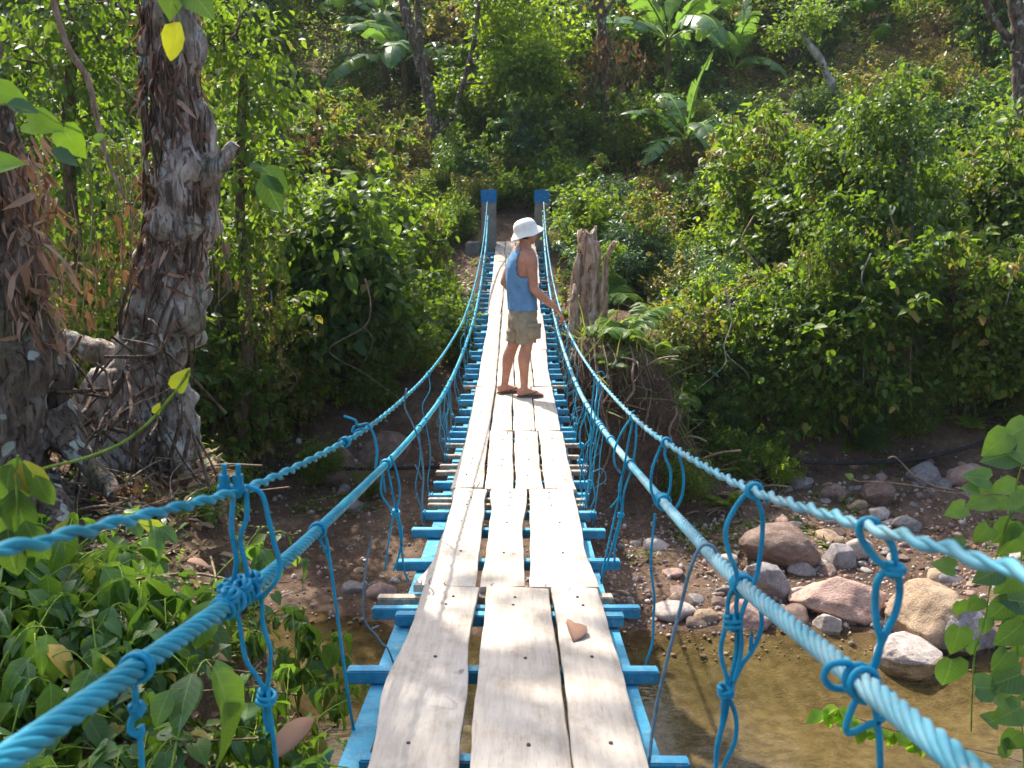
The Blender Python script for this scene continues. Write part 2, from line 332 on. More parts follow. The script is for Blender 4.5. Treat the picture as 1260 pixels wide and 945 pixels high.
def spline(pts, n):
    pts = np.asarray(pts, float); k = len(pts)
    if k < 3:
        t = np.linspace(0, 1, n)[:, None]; return pts[0]*(1 - t) + pts[-1]*t
    P = np.vstack([2*pts[0] - pts[1], pts, 2*pts[-1] - pts[-2]]); out = []
    for u in np.linspace(0, k - 1 - 1e-6, n):
        i = int(u); t = u - i; a, b, c, d = P[i:i + 4]
        out.append(.5*((2*b) + (-a + c)*t + (2*a - 5*b + 4*c - d)*t*t + (-a + 3*b - 3*c + d)*t**3))
    return np.array(out)
def tube(mb, path, rad, sides=8, mi=0, cap=True, nz=0., nsc=3., seed=0, flat=None):
    path = np.asarray(path, float); n = len(path); rad = np.broadcast_to(np.asarray(rad, float), (n,)) if np.ndim(rad) == 0 or len(np.atleast_1d(rad)) == n else np.interp(np.linspace(0, 1, n), np.linspace(0, 1, len(rad)), rad)
    T = norm(np.gradient(path, axis=0)); ref = np.array((0, 0, 1.)) if abs(T[0][2]) < .9 else np.array((1., 0, 0))
    u = norm(np.cross(ref, T[0])); U = []
    for t in T:
        u = u - t*np.dot(u, t); u = u/max(1e-9, np.linalg.norm(u)); U.append(u)
    U = np.array(U); W = np.cross(T, U); a = np.linspace(0, 2*PI, sides, endpoint=False)
    D = np.cos(a)[None, :, None]*U[:, None, :] + np.sin(a)[None, :, None]*W[:, None, :]
    V = path[:, None, :] + D*rad[:, None, None]
    if nz:
        q = fbm(V, nsc, seed, 4)[..., None]; V = V + D*rad[:, None, None]*q*nz
    V = V.reshape(-1, 3); i = np.arange(n - 1)[:, None]*sides; j = np.arange(sides)[None, :]; j2 = (j + 1) % sides
    F = np.stack([i + j, i + j2, i + sides + j2, i + sides + j], -1).reshape(-1, 4); mb.add(V, F, mi)
    if cap:
        for r0, rev in ((0, 1), ((n - 1)*sides, 0)):
            ring = np.arange(sides) + r0; c = V[ring].mean(0)
            tri = [(0, k + 1, (k + 1) % sides + 1) if not rev else (0, (k + 1) % sides + 1, k + 1) for k in range(sides)]
            mb.add(np.vstack([c, V[ring]]), tri, mi)
    return mb
def box(mb, c, s, rot=0, mi=0, bev=.0):
    x, y, z = s[0]/2, s[1]/2, s[2]/2; b = bev
    if b <= 0:
        V = np.array([(sx*x, sy*y, sz*z) for sx in (-1, 1) for sy in (-1, 1) for sz in (-1, 1)])
        F = [(0, 1, 3, 2), (4, 6, 7, 5), (0, 4, 5, 1), (2, 3, 7, 6), (0, 2, 6, 4), (1, 5, 7, 3)]
        F = np.array(F)
    else:
        bm = bmesh.new(); bmesh.ops.create_cube(bm, size=1); bmesh.ops.scale(bm, vec=s, verts=bm.verts)
        bmesh.ops.bevel(bm, geom=bm.edges[:], offset=b, segments=2, affect='EDGES')
        bmesh.ops.triangulate(bm, faces=bm.faces[:]); bm.verts.index_update()
        V = np.array([v.co[:] for v in bm.verts]); F = np.array([[v.index for v in fc.verts] for fc in bm.faces]); bm.free()
    c_, s_ = math.cos(rot), math.sin(rot); V = V @ np.array([(c_, s_, 0), (-s_, c_, 0), (0, 0, 1)])
    mb.add(V + np.array(c), F, mi); return mb
def ball(mb, c, r, mi=0, sub=2, nz=0., seed=0, nsc=2.):
    bm = bmesh.new(); bmesh.ops.create_icosphere(bm, subdivisions=sub, radius=1)
    V = np.array([v.co[:] for v in bm.verts]); F = np.array([[v.index for v in fc.verts] for fc in bm.faces]); bm.free()
    if nz: V = V*(1 + nz*fbm(V, nsc, seed, 3))[:, None]
    mb.add(V*np.asarray(r) + np.asarray(c), F, mi); return mb

# leaf templates: stations (t_mid, t_side, half width)
def template(st, fold=.15, curl=.2, length=1.):
    V = []; 
    for tm, ts, wd in st:
        z = -curl*tm*tm; zs = -curl*ts*ts + fold*wd
        V += [(0, tm*length, z), (-wd, ts*length, zs), (wd, ts*length, zs)]
    F = []; 
    for k in range(len(st) - 1):
        a, b = 3*k, 3*k + 3
        F += [(a, b, b + 1), (a, b + 1, a + 1), (a, a + 2, b + 2), (a, b + 2, b)]
    V = np.array(V); F = np.array(F)
    # drop degenerate triangles where the width is zero
    key = [tuple(np.round(v, 5)) for v in V]; first = {}
    mp = np.array([first.setdefault(k, i) for i, k in enumerate(key)]); F = mp[F]
    F = np.array([t for t in F if len(set(t)) == 3]); us = np.unique(F); re = {u: i for i, u in enumerate(us)}
    return V[us], np.vectorize(re.get)(F)
T_DIA = (np.array([(0, 0, 0), (-.3, .45, .06), (0, 1, -.15), (.3, .45, .06)]), np.array([(0, 2, 1), (0, 3, 2)]))
T_OV = template([(0, 0, 0), (.3, .28, .27), (.68, .66, .22), (1, 1, 0)], .25, .22)
T_LAN = template([(0, 0, 0), (.25, .25, .15), (.65, .65, .13), (1, 1, 0)], .25, .4)
T_HEART = template([(.06, 0, 0.0), (.08, -.13, .2), (.15, .0, .42), (.38, .34, .45), (.62, .6, .32), (.84, .83, .14), (1, 1, 0)], .28, .25)
T_HEART2 = template([(.06, 0, 0.0), (.08, -.1, .18), (.15, .0, .36), (.38, .34, .38), (.62, .6, .27), (.84, .83, .12), (1, 1, 0)], .75, .75)
T_LONG2 = template([(0, 0, 0), (.1, .1, .1), (.3, .3, .2), (.55, .55, .19), (.8, .8, .1), (1, 1, 0)], .6, .9)
T_BIG = template([(0, 0, 0), (.08, .08, .12), (.25, .25, .3), (.5, .5, .33), (.75, .75, .22), (.92, .92, .09), (1, 1, 0)], .22, .28)
T_BLADE = template([(0, 0, .018), (.4, .4, .02), (.75, .75, .014), (1, 1, 0)], 0, .7)
T_PIN = template([(0, 0, 0), (.4, .4, .17), (.8, .8, .14), (1, 1, 0)], .1, .1)
def leaves(mb, P, A, N, S, T=T_DIA, mi=0, wv=None):
    P = np.asarray(P, float); n = len(P)
    A = norm(np.asarray(A, float)); N = np.asarray(N, float); N = norm(N - A*np.sum(A*N, -1, keepdims=True)); X = np.cross(A, N)
    S = np.broadcast_to(np.asarray(S, float), (n,)); Wd = S if wv is None else S*wv
    V0, F0 = T; k = len(V0)
    V = P[:, None, :] + X[:, None, :]*(V0[None, :, 0:1]*Wd[:, None, None]) + A[:, None, :]*(V0[None, :, 1:2]*S[:, None, None]) + N[:, None, :]*(V0[None, :, 2:3]*S[:, None, None])
    mb.b[len(mb.v)] = np.tile(V0*np.array((1, 1, 0)), (n, 1))
    F = F0[None] + (np.arange(n)*k)[:, None, None]; mb.add(V.reshape(-1, 3), F.reshape(-1, 3), mi); return mb
def rnd(r, n): return norm(r.normal(size=(n, 3)))

# ------------------------------------------------------------------ terrain
def sstep(a, b, x): t = np.clip((x - a)/(b - a), 0, 1); return t*t*(3 - 2*t)
YF = [8.5, 9.7, 10.9, 12.8, 13.4, 14.2, 16, 20.4, 24, 30, 45, 70, 110, 160]
ZF = [-.28, .02, .14, .40, .6, 1.15, 1.7, 3.0, 4.3, 6.6, 12.2, 23, 40, 55]
def terr(x, y):
    x = np.asarray(x, float); y = np.asarray(y, float); P = np.stack([x, y, x*0], -1)
    yy = y + .14*np.maximum(0, x - 1) + .22*np.sin(x*.9 + 1) + .25*vnoise(P, .6, 3)
    z = np.interp(yy, YF, ZF)
    zn = np.interp(y - .1*np.maximum(0, -x), [-30, -2, 0, 2.2, 4, 5.6, 6.6], [6, 3.2, 3.0, 2.1, .9, -.1, -.28])
    z = np.maximum(z, np.where(y < 7, zn, -.28))
    xe = -.72 - .22*np.maximum(0, y - 3) + .12*vnoise(P, 1.3, 5)
    L = sstep(0, .55, xe - x)*(1 - sstep(7.5, 8.4, y)); zp = 2.35 + .1*vnoise(P, .8, 9) + .12*np.maximum(0, -x - 3)
    z = z*(1 - L) + np.maximum(z, zp)*L
    mx = sstep(.66, .95, x + .1*vnoise(P, 2.2, 8))*(1 - sstep(1.7, 3.1, x + .3*vnoise(P, 1.2, 2)))
    my = sstep(12.0, 12.9, y + .25*vnoise(P, 1.8, 4))*(1 - sstep(17, 21, y)); zm = 2.42
    z = np.maximum(z, z*(1 - mx*my) + zm*mx*my)
    ab = (np.abs(x) < .62) & (y > 12) & (y < 20)           # keep clear of the deck
    z = np.where(ab, np.minimum(z, np.interp(y, [12, 16, 20], [.6, 1.6, 2.2])), z)
    am = np.interp(y, [0, 12, 20, 40, 80], [.05, .06, .12, .5, 1.5]); amb = np.where(z < .05, .25, 1.)
    return z + am*amb*fbm(P, .9, 1, 3)*.7 + .02*fbm(P, 5., 6, 2)
def axis_steps(a, b, d0, grow):
    out = [0.]; d = d0
    while out[-1] < b: out.append(out[-1] + d); d = d0 + grow*max(0, out[-1] - 6)
    neg = [0.]; d = d0
    while neg[-1] > a: neg.append(neg[-1] - d); d = d0 + grow*max(0, -neg[-1] - 6)
    return np.array(neg[:0:-1] + out)
xs = axis_steps(-95, 95, .11, .03)
ys = [-25.]
while ys[-1] < 150: ys.append(ys[-1] + (1. if ys[-1] < -2 else .10 if ys[-1] < 16 else .10 + (ys[-1] - 16)*.03))
ys = np.array(ys); X, Y = np.meshgrid(xs, ys); Z = terr(X, Y)
V = np.stack([X, Y, Z], -1).reshape(-1, 3); nx = len(xs); i = np.arange(len(ys) - 1)[:, None]*nx; j = np.arange(nx - 1)[None, :]
mb = MB(); mb.add(V, np.stack([i + j, i + j + 1, i + j + 1 + nx, i + j + nx], -1).reshape(-1, 4))
tag(link('ground', mb.mesh('ground', 'earth')), 'brown earth banks, sandy stream bed and rising hillside', kind='structure')
mb = MB(); mb.add([(-16, 3.8, 0), (22, 3.8, 0), (22, 11, 0), (-16, 11, 0)], [(0, 1, 2, 3)])
tag(link('water', mb.mesh('water', 'water')), 'shallow clear brown stream under the footbridge', kind='structure')
def tz(x, y): return float(terr(np.array([x]), np.array([y]))[0])

# ------------------------------------------------------------------ the footbridge
D_END = 20.5
bridge = empty('suspension_footbridge', (0, 0, 0), 'long sagging plank footbridge hung from twisted blue cables and blue ropes', 'footbridge')
CM = [(-.45, 4.15), (.0, 3.94), (1.1, 3.70), (1.7, 3.57), (2.4, 3.42), (3.2, 3.29), (4.2, 3.14), (5.5, 2.955), (7.0, 2.78), (8.6, 2.64), (10.6, 2.56), (13, 2.56), (14.8, 2.66), (16.4, 2.85), (17.8, 3.12), (19.1, 3.47), (20.42, 4.06)]
CH = [(-.45, 4.4), (.0, 4.2), (1.05, 3.98), (1.5, 3.875), (2.3, 3.69), (3.2, 3.53), (4.4, 3.35), (6.1, 3.165), (7.5, 3.07), (8.8, 3.02), (10.5, 3.0), (12.6, 3.03), (14.4, 3.13), (16.2, 3.3), (17.6, 3.5), (19, 3.82), (20.42, 4.28)]
def Xc(d, hand=False):
    if hand: return float(np.interp(d, [6, 10.4, 20], [.6, .537, .556]))
    return float(np.interp(d, [6, 18, 20.4], [.6, .55, .545]))
def cable_curve(C, side, hand=False, n=400):
    c = spline([(0, a, b) for a, b in C], n); c[:, 0] = [side*Xc(d, hand) for d in c[:, 1]]; return c
def cab_at(c, d): return np.array([np.interp(d, c[:, 1], c[:, k]) for k in range(3)])
cabs = {}
for side in (-1, 1):
    cm = cable_curve(CM, side); chd = cable_curve(CH, side, True); cabs[side] = (cm, chd)
    # main cable: twisted strands
    n = 1500; c = spline(cm[::10], n); seg = np.concatenate([[0], np.cumsum(np.linalg.norm(np.diff(c, axis=0), axis=1))])
    T = norm(np.gradient(c, axis=0)); U = norm(np.cross(T, (1., 0, 0))); Wv = np.cross(T, U)
    mb = MB(); ns = 6
    tw = np.interp(c[:, 1], [0, 2.6, 4.6, 21], [.25, .25, .17, .13]); ph = np.concatenate([[0], np.cumsum(np.diff(seg)/tw[1:])])*2*PI
    rr = np.interp(c[:, 1], [0, 2.4, 4, 21], [.0128, .0128, .0105, .0095]); sr = np.interp(c[:, 1], [0, 2.4, 4, 21], [.0078, .0078, .0078, .0085])
    for k in range(ns):
        a = ph + k*2*PI/ns + .15*np.sin(c[:, 1]*7 + k); p_ = c + U*(np.cos(a)*rr)[:, None] + Wv*(np.sin(a)*rr)[:, None]
        tube(mb, p_, sr, 6, 0)
    child('main_cable', mb, 'blue_cable' if side < 0 else 'blue_cable_pale', bridge)
    n = 1400; c = spline(chd[::10], n); seg = np.concatenate([[0], np.cumsum(np.linalg.norm(np.diff(c, axis=0), axis=1))])
    T = norm(np.gradient(c, axis=0)); U = norm(np.cross(T, (1., 0, 0))); Wv = np.cross(T, U)
    mb = MB()
    for k in range(2):
        a = seg/.152*2*PI + k*PI + 1 + .5*np.sin(c[:, 1]*3.1); rr = .0064 if k == 0 else .0038; amp = np.interp(c[:, 1], [0, 3, 6], [1, 1, .8])
        p_ = c + U*(np.cos(a)*rr*amp)[:, None] + Wv*(np.sin(a)*rr*amp)[:, None]
        tube(mb, p_, .0074 if k == 0 else .0046, 7, 0)
    child('hand_cable', mb, 'blue_cable' if side < 0 else 'blue_cable_pale', bridge)

# stringers
for side in (-1, 1):
    cuts = [-.4, 2.66, 4.4, 8.6, 12.9, 17.0, D_END]
    for k in range(len(cuts) - 1):
        ds = np.linspace(cuts[k] + .004, cuts[k + 1] - .004, 20); mb = MB(); V = []
        xo = side*(.455 + random.uniform(-.012, .012)) + (-.02 if side < 0 and k < 2 else 0); hw = .042; ht = .11
        for d in ds:
            zt = deckz(d) - .040 - .062
            V += [(xo - hw, d, zt), (xo + hw, d, zt), (xo + hw, d, zt - ht), (xo - hw, d, zt - ht)]
        n = len(ds); top = []; rest = []
        for q in range(n - 1):
            a, b = 4*q, 4*q + 4; top.append((a, a + 1, b + 1, b))
            for e in (1, 2, 3): rest.append((a + e, a + (e + 1) % 4, b + (e + 1) % 4, b + e))
        rest += [(3, 2, 1, 0), (4*n - 4, 4*n - 3, 4*n - 2, 4*n - 1)]
        mb.add(V, top, 0); mb.add(V, rest, 1); child('stringer', mb, ['blue_beam', 'wood_raw'], bridge, False)

# cross beams
def deck_d(py):
    d = 1.
    while proj(0, d, deckz(d))[1] > py and d < 22: d += .01
    return d
beams = [(.3, .6, .6, 0), (.8, .6, .6, 0), (1.3, .6, .6, 0), (1.85, .6, .6, 0), (2.30, .58, .58, 0), (2.72, .43, .56, 0), (3.5, .60, .58, 0), (4.17, .50, .52, 2), (4.29, .62, .61, 0), (4.46, .62, .5, 1),
         (5.1, .61, .60, 0), (5.78, .60, .58, 0), (6.22, .585, .56, 0), (6.42, .56, .5, 1), (6.58, .57, .52, 1), (6.72, .58, .55, 0)]
d = 7.1
while d < D_END - .1:
    beams.append((d, .55 + random.uniform(0, .06), .55 + random.uniform(0, .06), 1 if random.random() < .12 else 0)); d += random.choice((.3, .36, .44, .46, .2))
for d, lw, rw, kind in beams:
    mb = MB(); hb = .054 if kind != 1 else .035; wd = .05 + random.uniform(-.006, .008)
    box(mb, ((rw - lw)/2, d, deckz(d) - .040 - hb/2 - .002 + (.006 if kind == 2 else 0)), (lw + rw, wd, hb), random.uniform(-.02, .02), 0, .005)
    child('cross_beam', mb, 'wood_raw' if kind == 1 else 'blue_beam', bridge, False)

# planks
NAILD = [b[0] for b in beams]
def plank(d0, d1, l0, r0, l1, r1, seed, edge=.007, ext=()):
    r = np.random.default_rng(seed); n = max(12, int((d1 - d0)/.06)); t = np.linspace(0, 1, n); mb = MB()
    def wob(s, amp): return amp*(np.sin(t*PI*r.uniform(.8, 2.2) + r.uniform(0, 6)) + .45*np.sin(t*PI*r.uniform(4, 9) + r.uniform(0, 6)) + .2*np.sin(t*PI*r.uniform(14, 24) + r.uniform(0, 6)))
    L = l0 + (l1 - l0)*t + wob(0, edge); Rr = r0 + (r1 - r0)*t + wob(1, edge)
    for side, c, amp, wdt in ext:
        q = amp*np.exp(-((t - c)/wdt)**2)
        if side < 0: L = L + q
        else: Rr = Rr + q
    dd = d0 + (d1 - d0)*t; zo = r.uniform(-.002, .005); tilt = r.uniform(-.008, .008); cup = r.uniform(-.003, .004); wv = wob(2, .0018)
    th = .034 + r.uniform(-.003, .003); ch = .0045; V = []
    e0, e1 = r.uniform(-.01, .01), r.uniform(-.01, .01)
    for k in range(n):
        zt = deckz(dd[k]) + zo + wv[k]; ys0 = dd[k]
        xs_ = [L[k], L[k] + ch, L[k] + .35*(Rr[k] - L[k]), L[k] + .65*(Rr[k] - L[k]), Rr[k] - ch, Rr[k]]
        for m_, x in enumerate(xs_):
            u = (x - L[k])/(Rr[k] - L[k]) - .5; z = zt + tilt*u*2 + cup*(1 - 4*u*u) - (ch if m_ in (0, 5) else 0)
            V.append((x, ys0 + (e0*u if k == 0 else e1*u if k == n - 1 else 0), z))
        V += [(Rr[k], ys0, zt - th), (L[k], ys0, zt - th)]
    F = []
    for k in range(n - 1):
        for m_ in range(8): a = 8*k; b = a + 8; m2 = (m_ + 1) % 8; F.append((a + m_, a + m2, b + m2, b + m_))
    mb.add(V, F, 0); mb.add(V[:8], [tuple(range(8))[::-1]], 0); mb.add(V[-8:], [tuple(range(8))], 0)
    for b in NAILD:
        if d0 + .05 < b < d1 - .05 and (b < 7 or r.random() < .6):
            u = r.uniform(.4, .6); k = int((b - d0)/(d1 - d0)*(n - 1)); x = L[k] + u*(Rr[k] - L[k])
            a = np.linspace(0, 2*PI, 8, endpoint=False); rd = .0065; zc = deckz(b) + zo + wv[k] + cup + .0045
            hv = [(x + rd*math.cos(q), b + rd*math.sin(q), zc) for q in a]; lo = [(p_[0], p_[1], zc - .012) for p_ in hv]
            mb.add(hv + lo, [(q, (q + 1) % 8, 8 + (q + 1) % 8, 8 + q) for q in range(8)], 1); mb.add(hv, [tuple(range(8))], 1)
    for k2 in range(r.integers(1, 4)):     # end checks: narrow splits running in from the sawn end
        ed = r.random() < .5; u = r.uniform(.1, .9); ln = r.uniform(.05, .22); w0 = r.uniform(.0015, .005)
        pts = []
        for q in np.linspace(0, 1, 6):
            yv = (d0 + .001 + q*ln) if ed else (d1 - .001 - q*ln); k = min(n - 1, max(0, int((yv - d0)/(d1 - d0)*(n - 1)))); x = L[k] + u*(Rr[k] - L[k]) + .006*math.sin(q*5 + seed)
            uu = u - .5; z = deckz(yv) + zo + np.interp(yv, dd, wv) + tilt*uu*2 + cup*(1 - 4*uu*uu) + .0018; wq = w0*(1 - q)**.7
            pts += [(x - wq, yv, z), (x + wq, yv, z)]
        mb.add(pts, [(2*q, 2*q + 1, 2*q + 3, 2*q + 2) for q in range(5)], 2)
    return child('plank', mb, ['plank', 'iron', 'crack'], bridge)
secs = [
 (-.5, .2, [(-.4, -.14, -.4, -.14), (-.12, .14, -.12, .14), (.16, .4, .16, .4)]),
 (.21, 2.2, [(-.40, -.13, -.39, -.12), (-.11, .18, -.1, .19), (.2, .42, .21, .42)]),
 (2.215, 4.46, [(-.375, -.105, -.40, -.122), (-.085, .20, -.105, .196), (.213, .42, .208, .43)]),
 (4.475, 6.69, [(-.40, -.155, -.385, -.165), (-.135, .085, -.125, .11), (.10, .425, .135, .44)]),
 (6.70, 8.80, [(-.42, -.20, -.415, -.215), (-.187, .012, -.2, .005), (.03, .225, .022, .222), (.245, .455, .235, .45)])]
b0 = 8.815
for b1 in (10.95, 13.10, 15.45, 17.65, 19.85, 20.9):
    g = [-.42, -.2, .0, .21, .43]; g0 = [x + random.uniform(-.02, .02) for x in g]; g1 = [x + random.uniform(-.02, .02) for x in g]
    secs.append((b0, b1 - .012, [(g0[k] + .005, g0[k + 1] - .006, g1[k] + .005, g1[k + 1] - .006) for k in range(4)])); b0 = b1
sd = 100
for a, b, ps in secs:
    for k, q in enumerate(ps):
        ext = ()
        if a == 2.215 and k == 0: ext = ((-1, .42, -.035, .16), (-1, .78, .0, .1), (1, .7, -.03, .25), (1, .25, -.02, .2))
        if a == 4.475 and k == 0: ext = ((-1, .0, -.05, .10), (-1, .95, -.02, .05), (1, .9, -.01, .1))
        if a == 4.475 and k == 1: ext = ((-1, .95, -.02, .1), (-1, .3, .012, .2), (1, .5, -.02, .25))
        if a == 4.475 and k == 2: ext = ((1, .0, .012, .12), (1, .35, -.02, .15))
        plank(a + random.uniform(-.004, .004), b + random.uniform(-.006, .006) if k else b, *q, seed=sd, edge=.0045, ext=ext); sd += 1

# posts, far and near, with blue painted heads
for yy_, nm in ((20.62, 0), (-.62, 1)):
    for side in (-1, 1):
        mb = MB(); x0 = side*.545; zt = 4.10 if nm == 0 else 4.15
        zb = tz(x0, yy_) - .5; box(mb, (x0, yy_, (zb + zt)/2), (.30, .30, zt - zb), 0, 0, .012); po = child('post', mb, 'concrete', bridge, False)
        mb = MB(); box(mb, (x0, yy_, zt + .11), (.315, .315, .26), 0, 0, .012); cpz = child('painted_head', mb, 'blue_dark', po, False)
for yy_, x0, sx in ((20.9, .93, .36), (20.95, -.88, .3)):
    mb = MB(); box(mb, (x0, yy_, deckz(20.5) - .55), (sx, .9, 1.25), 0, 0, .03); child('anchor_block', mb, 'concrete', bridge, False)
mb = MB(); box(mb, (0, 21.6, deckz(20.6) - .42), (1.3, 1.8, .8), 0, 0, .02); box(mb, (0, -1.6, deckz(-.4) - .45), (1.9, 2.2, .8), 0, 0, .02); child('abutment', mb, 'concrete', bridge, False)

# ropes -------------------------------------------------------
def rope(mb, px_pts, Yp, r=.0055, mi=0, dy=0.):
    pts = [onY(p_[0], p_[1], Yp + (dy*math.sin(k*1.7))) for k, p_ in enumerate(px_pts)]
    tube(mb, spline(pts, max(8, len(pts)*7)), r, 7, mi)
def wrap(mb, c, axis, rad, turns, r, length, mi=0):
    axis = norm(np.array(axis, float)); u = norm(np.cross(axis, (1., .1, 0))); v = np.cross(axis, u); n = int(turns*14) + 2
    t = np.linspace(0, 1, n); a = t*turns*2*PI
    tube(mb, np.array(c) + axis*((t - .5)*length)[:, None] + u*(np.cos(a)*rad)[:, None] + v*(np.sin(a)*rad)[:, None], r, 6, mi)
def knot(mb, c, s=.016, r=.0055, mi=0, seed=0):
    rr = np.random.default_rng(seed); wrap(mb, c, (rr.uniform(-.3, .3), rr.uniform(-.3, .3), 1), s*.75, 2.4, r, s*1.2, mi); wrap(mb, c, (1, rr.uniform(-.4, .4), rr.uniform(-.3, .3)), s*.7, 1.3, r, s*.6, mi)
def fray(mb, c, n_=7, L=.035, seed=0):
    q = np.random.default_rng(seed)
    for k in range(n_): d_ = norm(q.normal(size=3))*L*q.uniform(.5, 1); tube(mb, [c, c + d_*.6 + q.normal(size=3)*.004, c + d_], .0007, 3)
def hanger(build, mats='blue_rope', name='hanger_rope'):
    mb = MB(); build(mb); return child(name, mb, mats, bridge)
Lm, Lh = cabs[-1]; Rm, Rh = cabs[1]
def axis_at(c, d): return cab_at(c, d + .05) - cab_at(c, d - .05)
def b_(mb):    # bundle under the wire clips, left
    D = 2.2
    rope(mb, [(288, 604), (285, 650), (291, 690), (286, 720), (284, 742)], D, .0062)
    rope(mb, [(303, 603), (304, 635), (296, 662), (301, 690), (305, 715), (300, 742)], D, .0062)
    rope(mb, [(304, 598), (322, 608), (331, 640), (338, 670), (344, 692), (341, 712), (328, 728), (312, 738)], D, .0062)
    rope(mb, [(290, 740), (297, 780), (303, 812), (318, 836), (328, 857), (335, 895), (341, 950), (343, 1000)], D, .0058)
    rope(mb, [(322, 735), (324, 770), (333, 800), (331, 830), (328, 858)], D, .0058); rope(mb, [(328, 858), (326, 880), (330, 900)], D + .01, .0058)
    c = cab_at(Lm, 2.16); ax = axis_at(Lm, 2.16)
    for q in range(4): wrap(mb, c + ax*(q - 1.7)*.62, ax + np.array((.02*(-1)**q, 0, .03*(-1)**q)), .0245, 2.2, .0062, .045)
    for q in range(5): knot(mb, c + ax*(q - 2)*.5 + np.array((.012*(-1)**q, 0, .026)), .022, .006, 0, q)
    rope(mb, [(282, 735), (276, 722), (278, 712)], D, .005); rope(mb, [(279, 748), (272, 756)], D, .005)
    knot(mb, onY(328, 858, D), .026, .0062, 0, 4); fray(mb, onY(278, 712, D)); fray(mb, onY(272, 756, D), seed=1); fray(mb, onY(330, 900, D), seed=2)
hanger(b_)
def clips(mb):
    D = 2.2
    for px_ in (276, 293):
        a = onY(px_, 612, D); b = onY(px_, 571, D); tube(mb, [a, b], .0062, 10); 
        c = onY(px_, 590, D); tube(mb, [c - (0, 0, .014), c + (0, 0, .012)], .0125, 6); box(mb, onY(px_, 601, D), (.03, .03, .022), .2, 0, .004)
    box(mb, onY(285, 606, D), (.055, .028, .016), 0, 0, .004)
mb = MB(); clips(mb); child('cable_clip', mb, 'blue_rope', bridge, False)
def b_(mb):
    D = 1.56; wrap(mb, cab_at(Lm, D), axis_at(Lm, D), .0235, 2.2, .0055, .03)
    rope(mb, [(160, 838), (166, 848), (167, 868)], D, .0058); rope(mb, [(167, 868), (172, 878), (163, 885), (161, 900), (172, 905), (175, 900), (172, 893)], D, .0062); knot(mb, onY(169, 872, D), .013, .0055, 0, 3)
    rope(mb, [(172, 903), (174, 925), (175, 955), (176, 1000)], D, .005)
hanger(b_)
def b_(mb):
    D = 3.06; wrap(mb, cab_at(Lm, D), axis_at(Lm, D), .023, 2., .0058, .03)
    rope(mb, [(394, 648), (402, 665), (406, 690), (413, 740), (421, 800), (429, 860), (436, 903), (436, 912)], D, .0055)
    rope(mb, [(388, 655), (398, 672), (406, 692)], D, .005)
hanger(b_)
def b_(mb):
    D = 3.6; c = cab_at(Lh, D); wrap(mb, c, axis_at(Lh, D), .016, 3, .0055, .05); rope(mb, [(423, 512), (437, 517), (440, 523), (452, 521)], D, .005)
    rope(mb, [(452, 521), (460, 535), (464, 556), (462, 576)], D, .0052); rope(mb, [(436, 524), (434, 531), (446, 527)], D, .005)
hanger(b_, name='tie_rope')
def b_(mb):
    D = 4.7; wrap(mb, cab_at(Lm, D), axis_at(Lm, D), .023, 3, .0055, .05)
    rope(mb, [(480, 560), (488, 580), (492, 605), (488, 628)], D); rope(mb, [(474, 566), (480, 590), (484, 612), (488, 630)], D)
    rope(mb, [(471, 583), (469, 606), (478, 622), (487, 631)], D); rope(mb, [(471, 580), (474, 606)], D, .005)
    rope(mb, [(488, 632), (492, 655), (495, 680), (497, 700), (503, 716)], D); rope(mb, [(484, 634), (478, 668), (474, 700)], D, .0045); rope(mb, [(490, 634), (495, 660), (489, 690), (484, 702)], D)
    knot(mb, onY(487, 631, D), .024, .0055, 0, 9)
hanger(b_)
def b_(mb):
    D = 5.5; rope(mb, [(500, 478), (498, 500), (507, 520), (513, 535), (519, 560), (521, 590), (519, 606)], D, .0055); rope(mb, [(511, 572), (519, 590)], D, .005); rope(mb, [(519, 606), (519, 640), (521, 646)], D, .004)
hanger(b_, 'rope_grey')
def b_(mb):
    D = 2.72; rope(mb, [(458, 660), (450, 700), (447, 740), (450, 766), (463, 782), (470, 792), (478, 800), (487, 830), (480, 845)], D + 1, .004); rope(mb, [(455, 775), (466, 770)], D + 1, .003)
hanger(b_, 'rope_grey')
# right side bundles
def b_(mb):
    D = 2.3
    rope(mb, [(945, 618), (935, 603), (920, 607), (905, 624), (893, 652), (897, 680), (905, 700), (908, 716)], D, .0062)
    rope(mb, [(928, 606), (937, 630), (938, 655), (935, 685), (930, 712), (920, 724), (912, 722)], D, .0062)
    rope(mb, [(908, 716), (897, 735), (894, 764), (887, 800), (893, 830), (897, 848)], D, .006); rope(mb, [(912, 718), (906, 742), (907, 766), (906, 800), (900, 832), (893, 850)], D, .006)
    rope(mb, [(934, 735), (937, 770), (927, 798), (913, 818), (900, 846)], D, .006); rope(mb, [(926, 720), (916, 745), (911, 765), (912, 800), (903, 838)], D - .01, .006)
    rope(mb, [(925, 780), (923, 800)], D, .005); fray(mb, onY(925, 779, D), seed=3); fray(mb, onY(897, 850, D), 9, .05, seed=4)
    rope(mb, [(897, 850), (893, 880), (884, 915), (879, 960), (878, 1010)], D, .006); rope(mb, [(893, 850), (905, 880), (904, 912), (890, 948), (886, 1010)], D, .006); rope(mb, [(891, 852), (888, 890), (881, 930), (883, 1000)], D - .012, .006)
    knot(mb, onY(902, 766, D), .027, .0065, 0, 1); knot(mb, onY(893, 850, D), .022, .006, 0, 2); wrap(mb, cab_at(Rm, 2.32), axis_at(Rm, 2.32), .0245, 3, .006, .05); wrap(mb, cab_at(Rh, 2.24), axis_at(Rh, 2.24), .0165, 1.5, .006, .02)
hanger(b_)
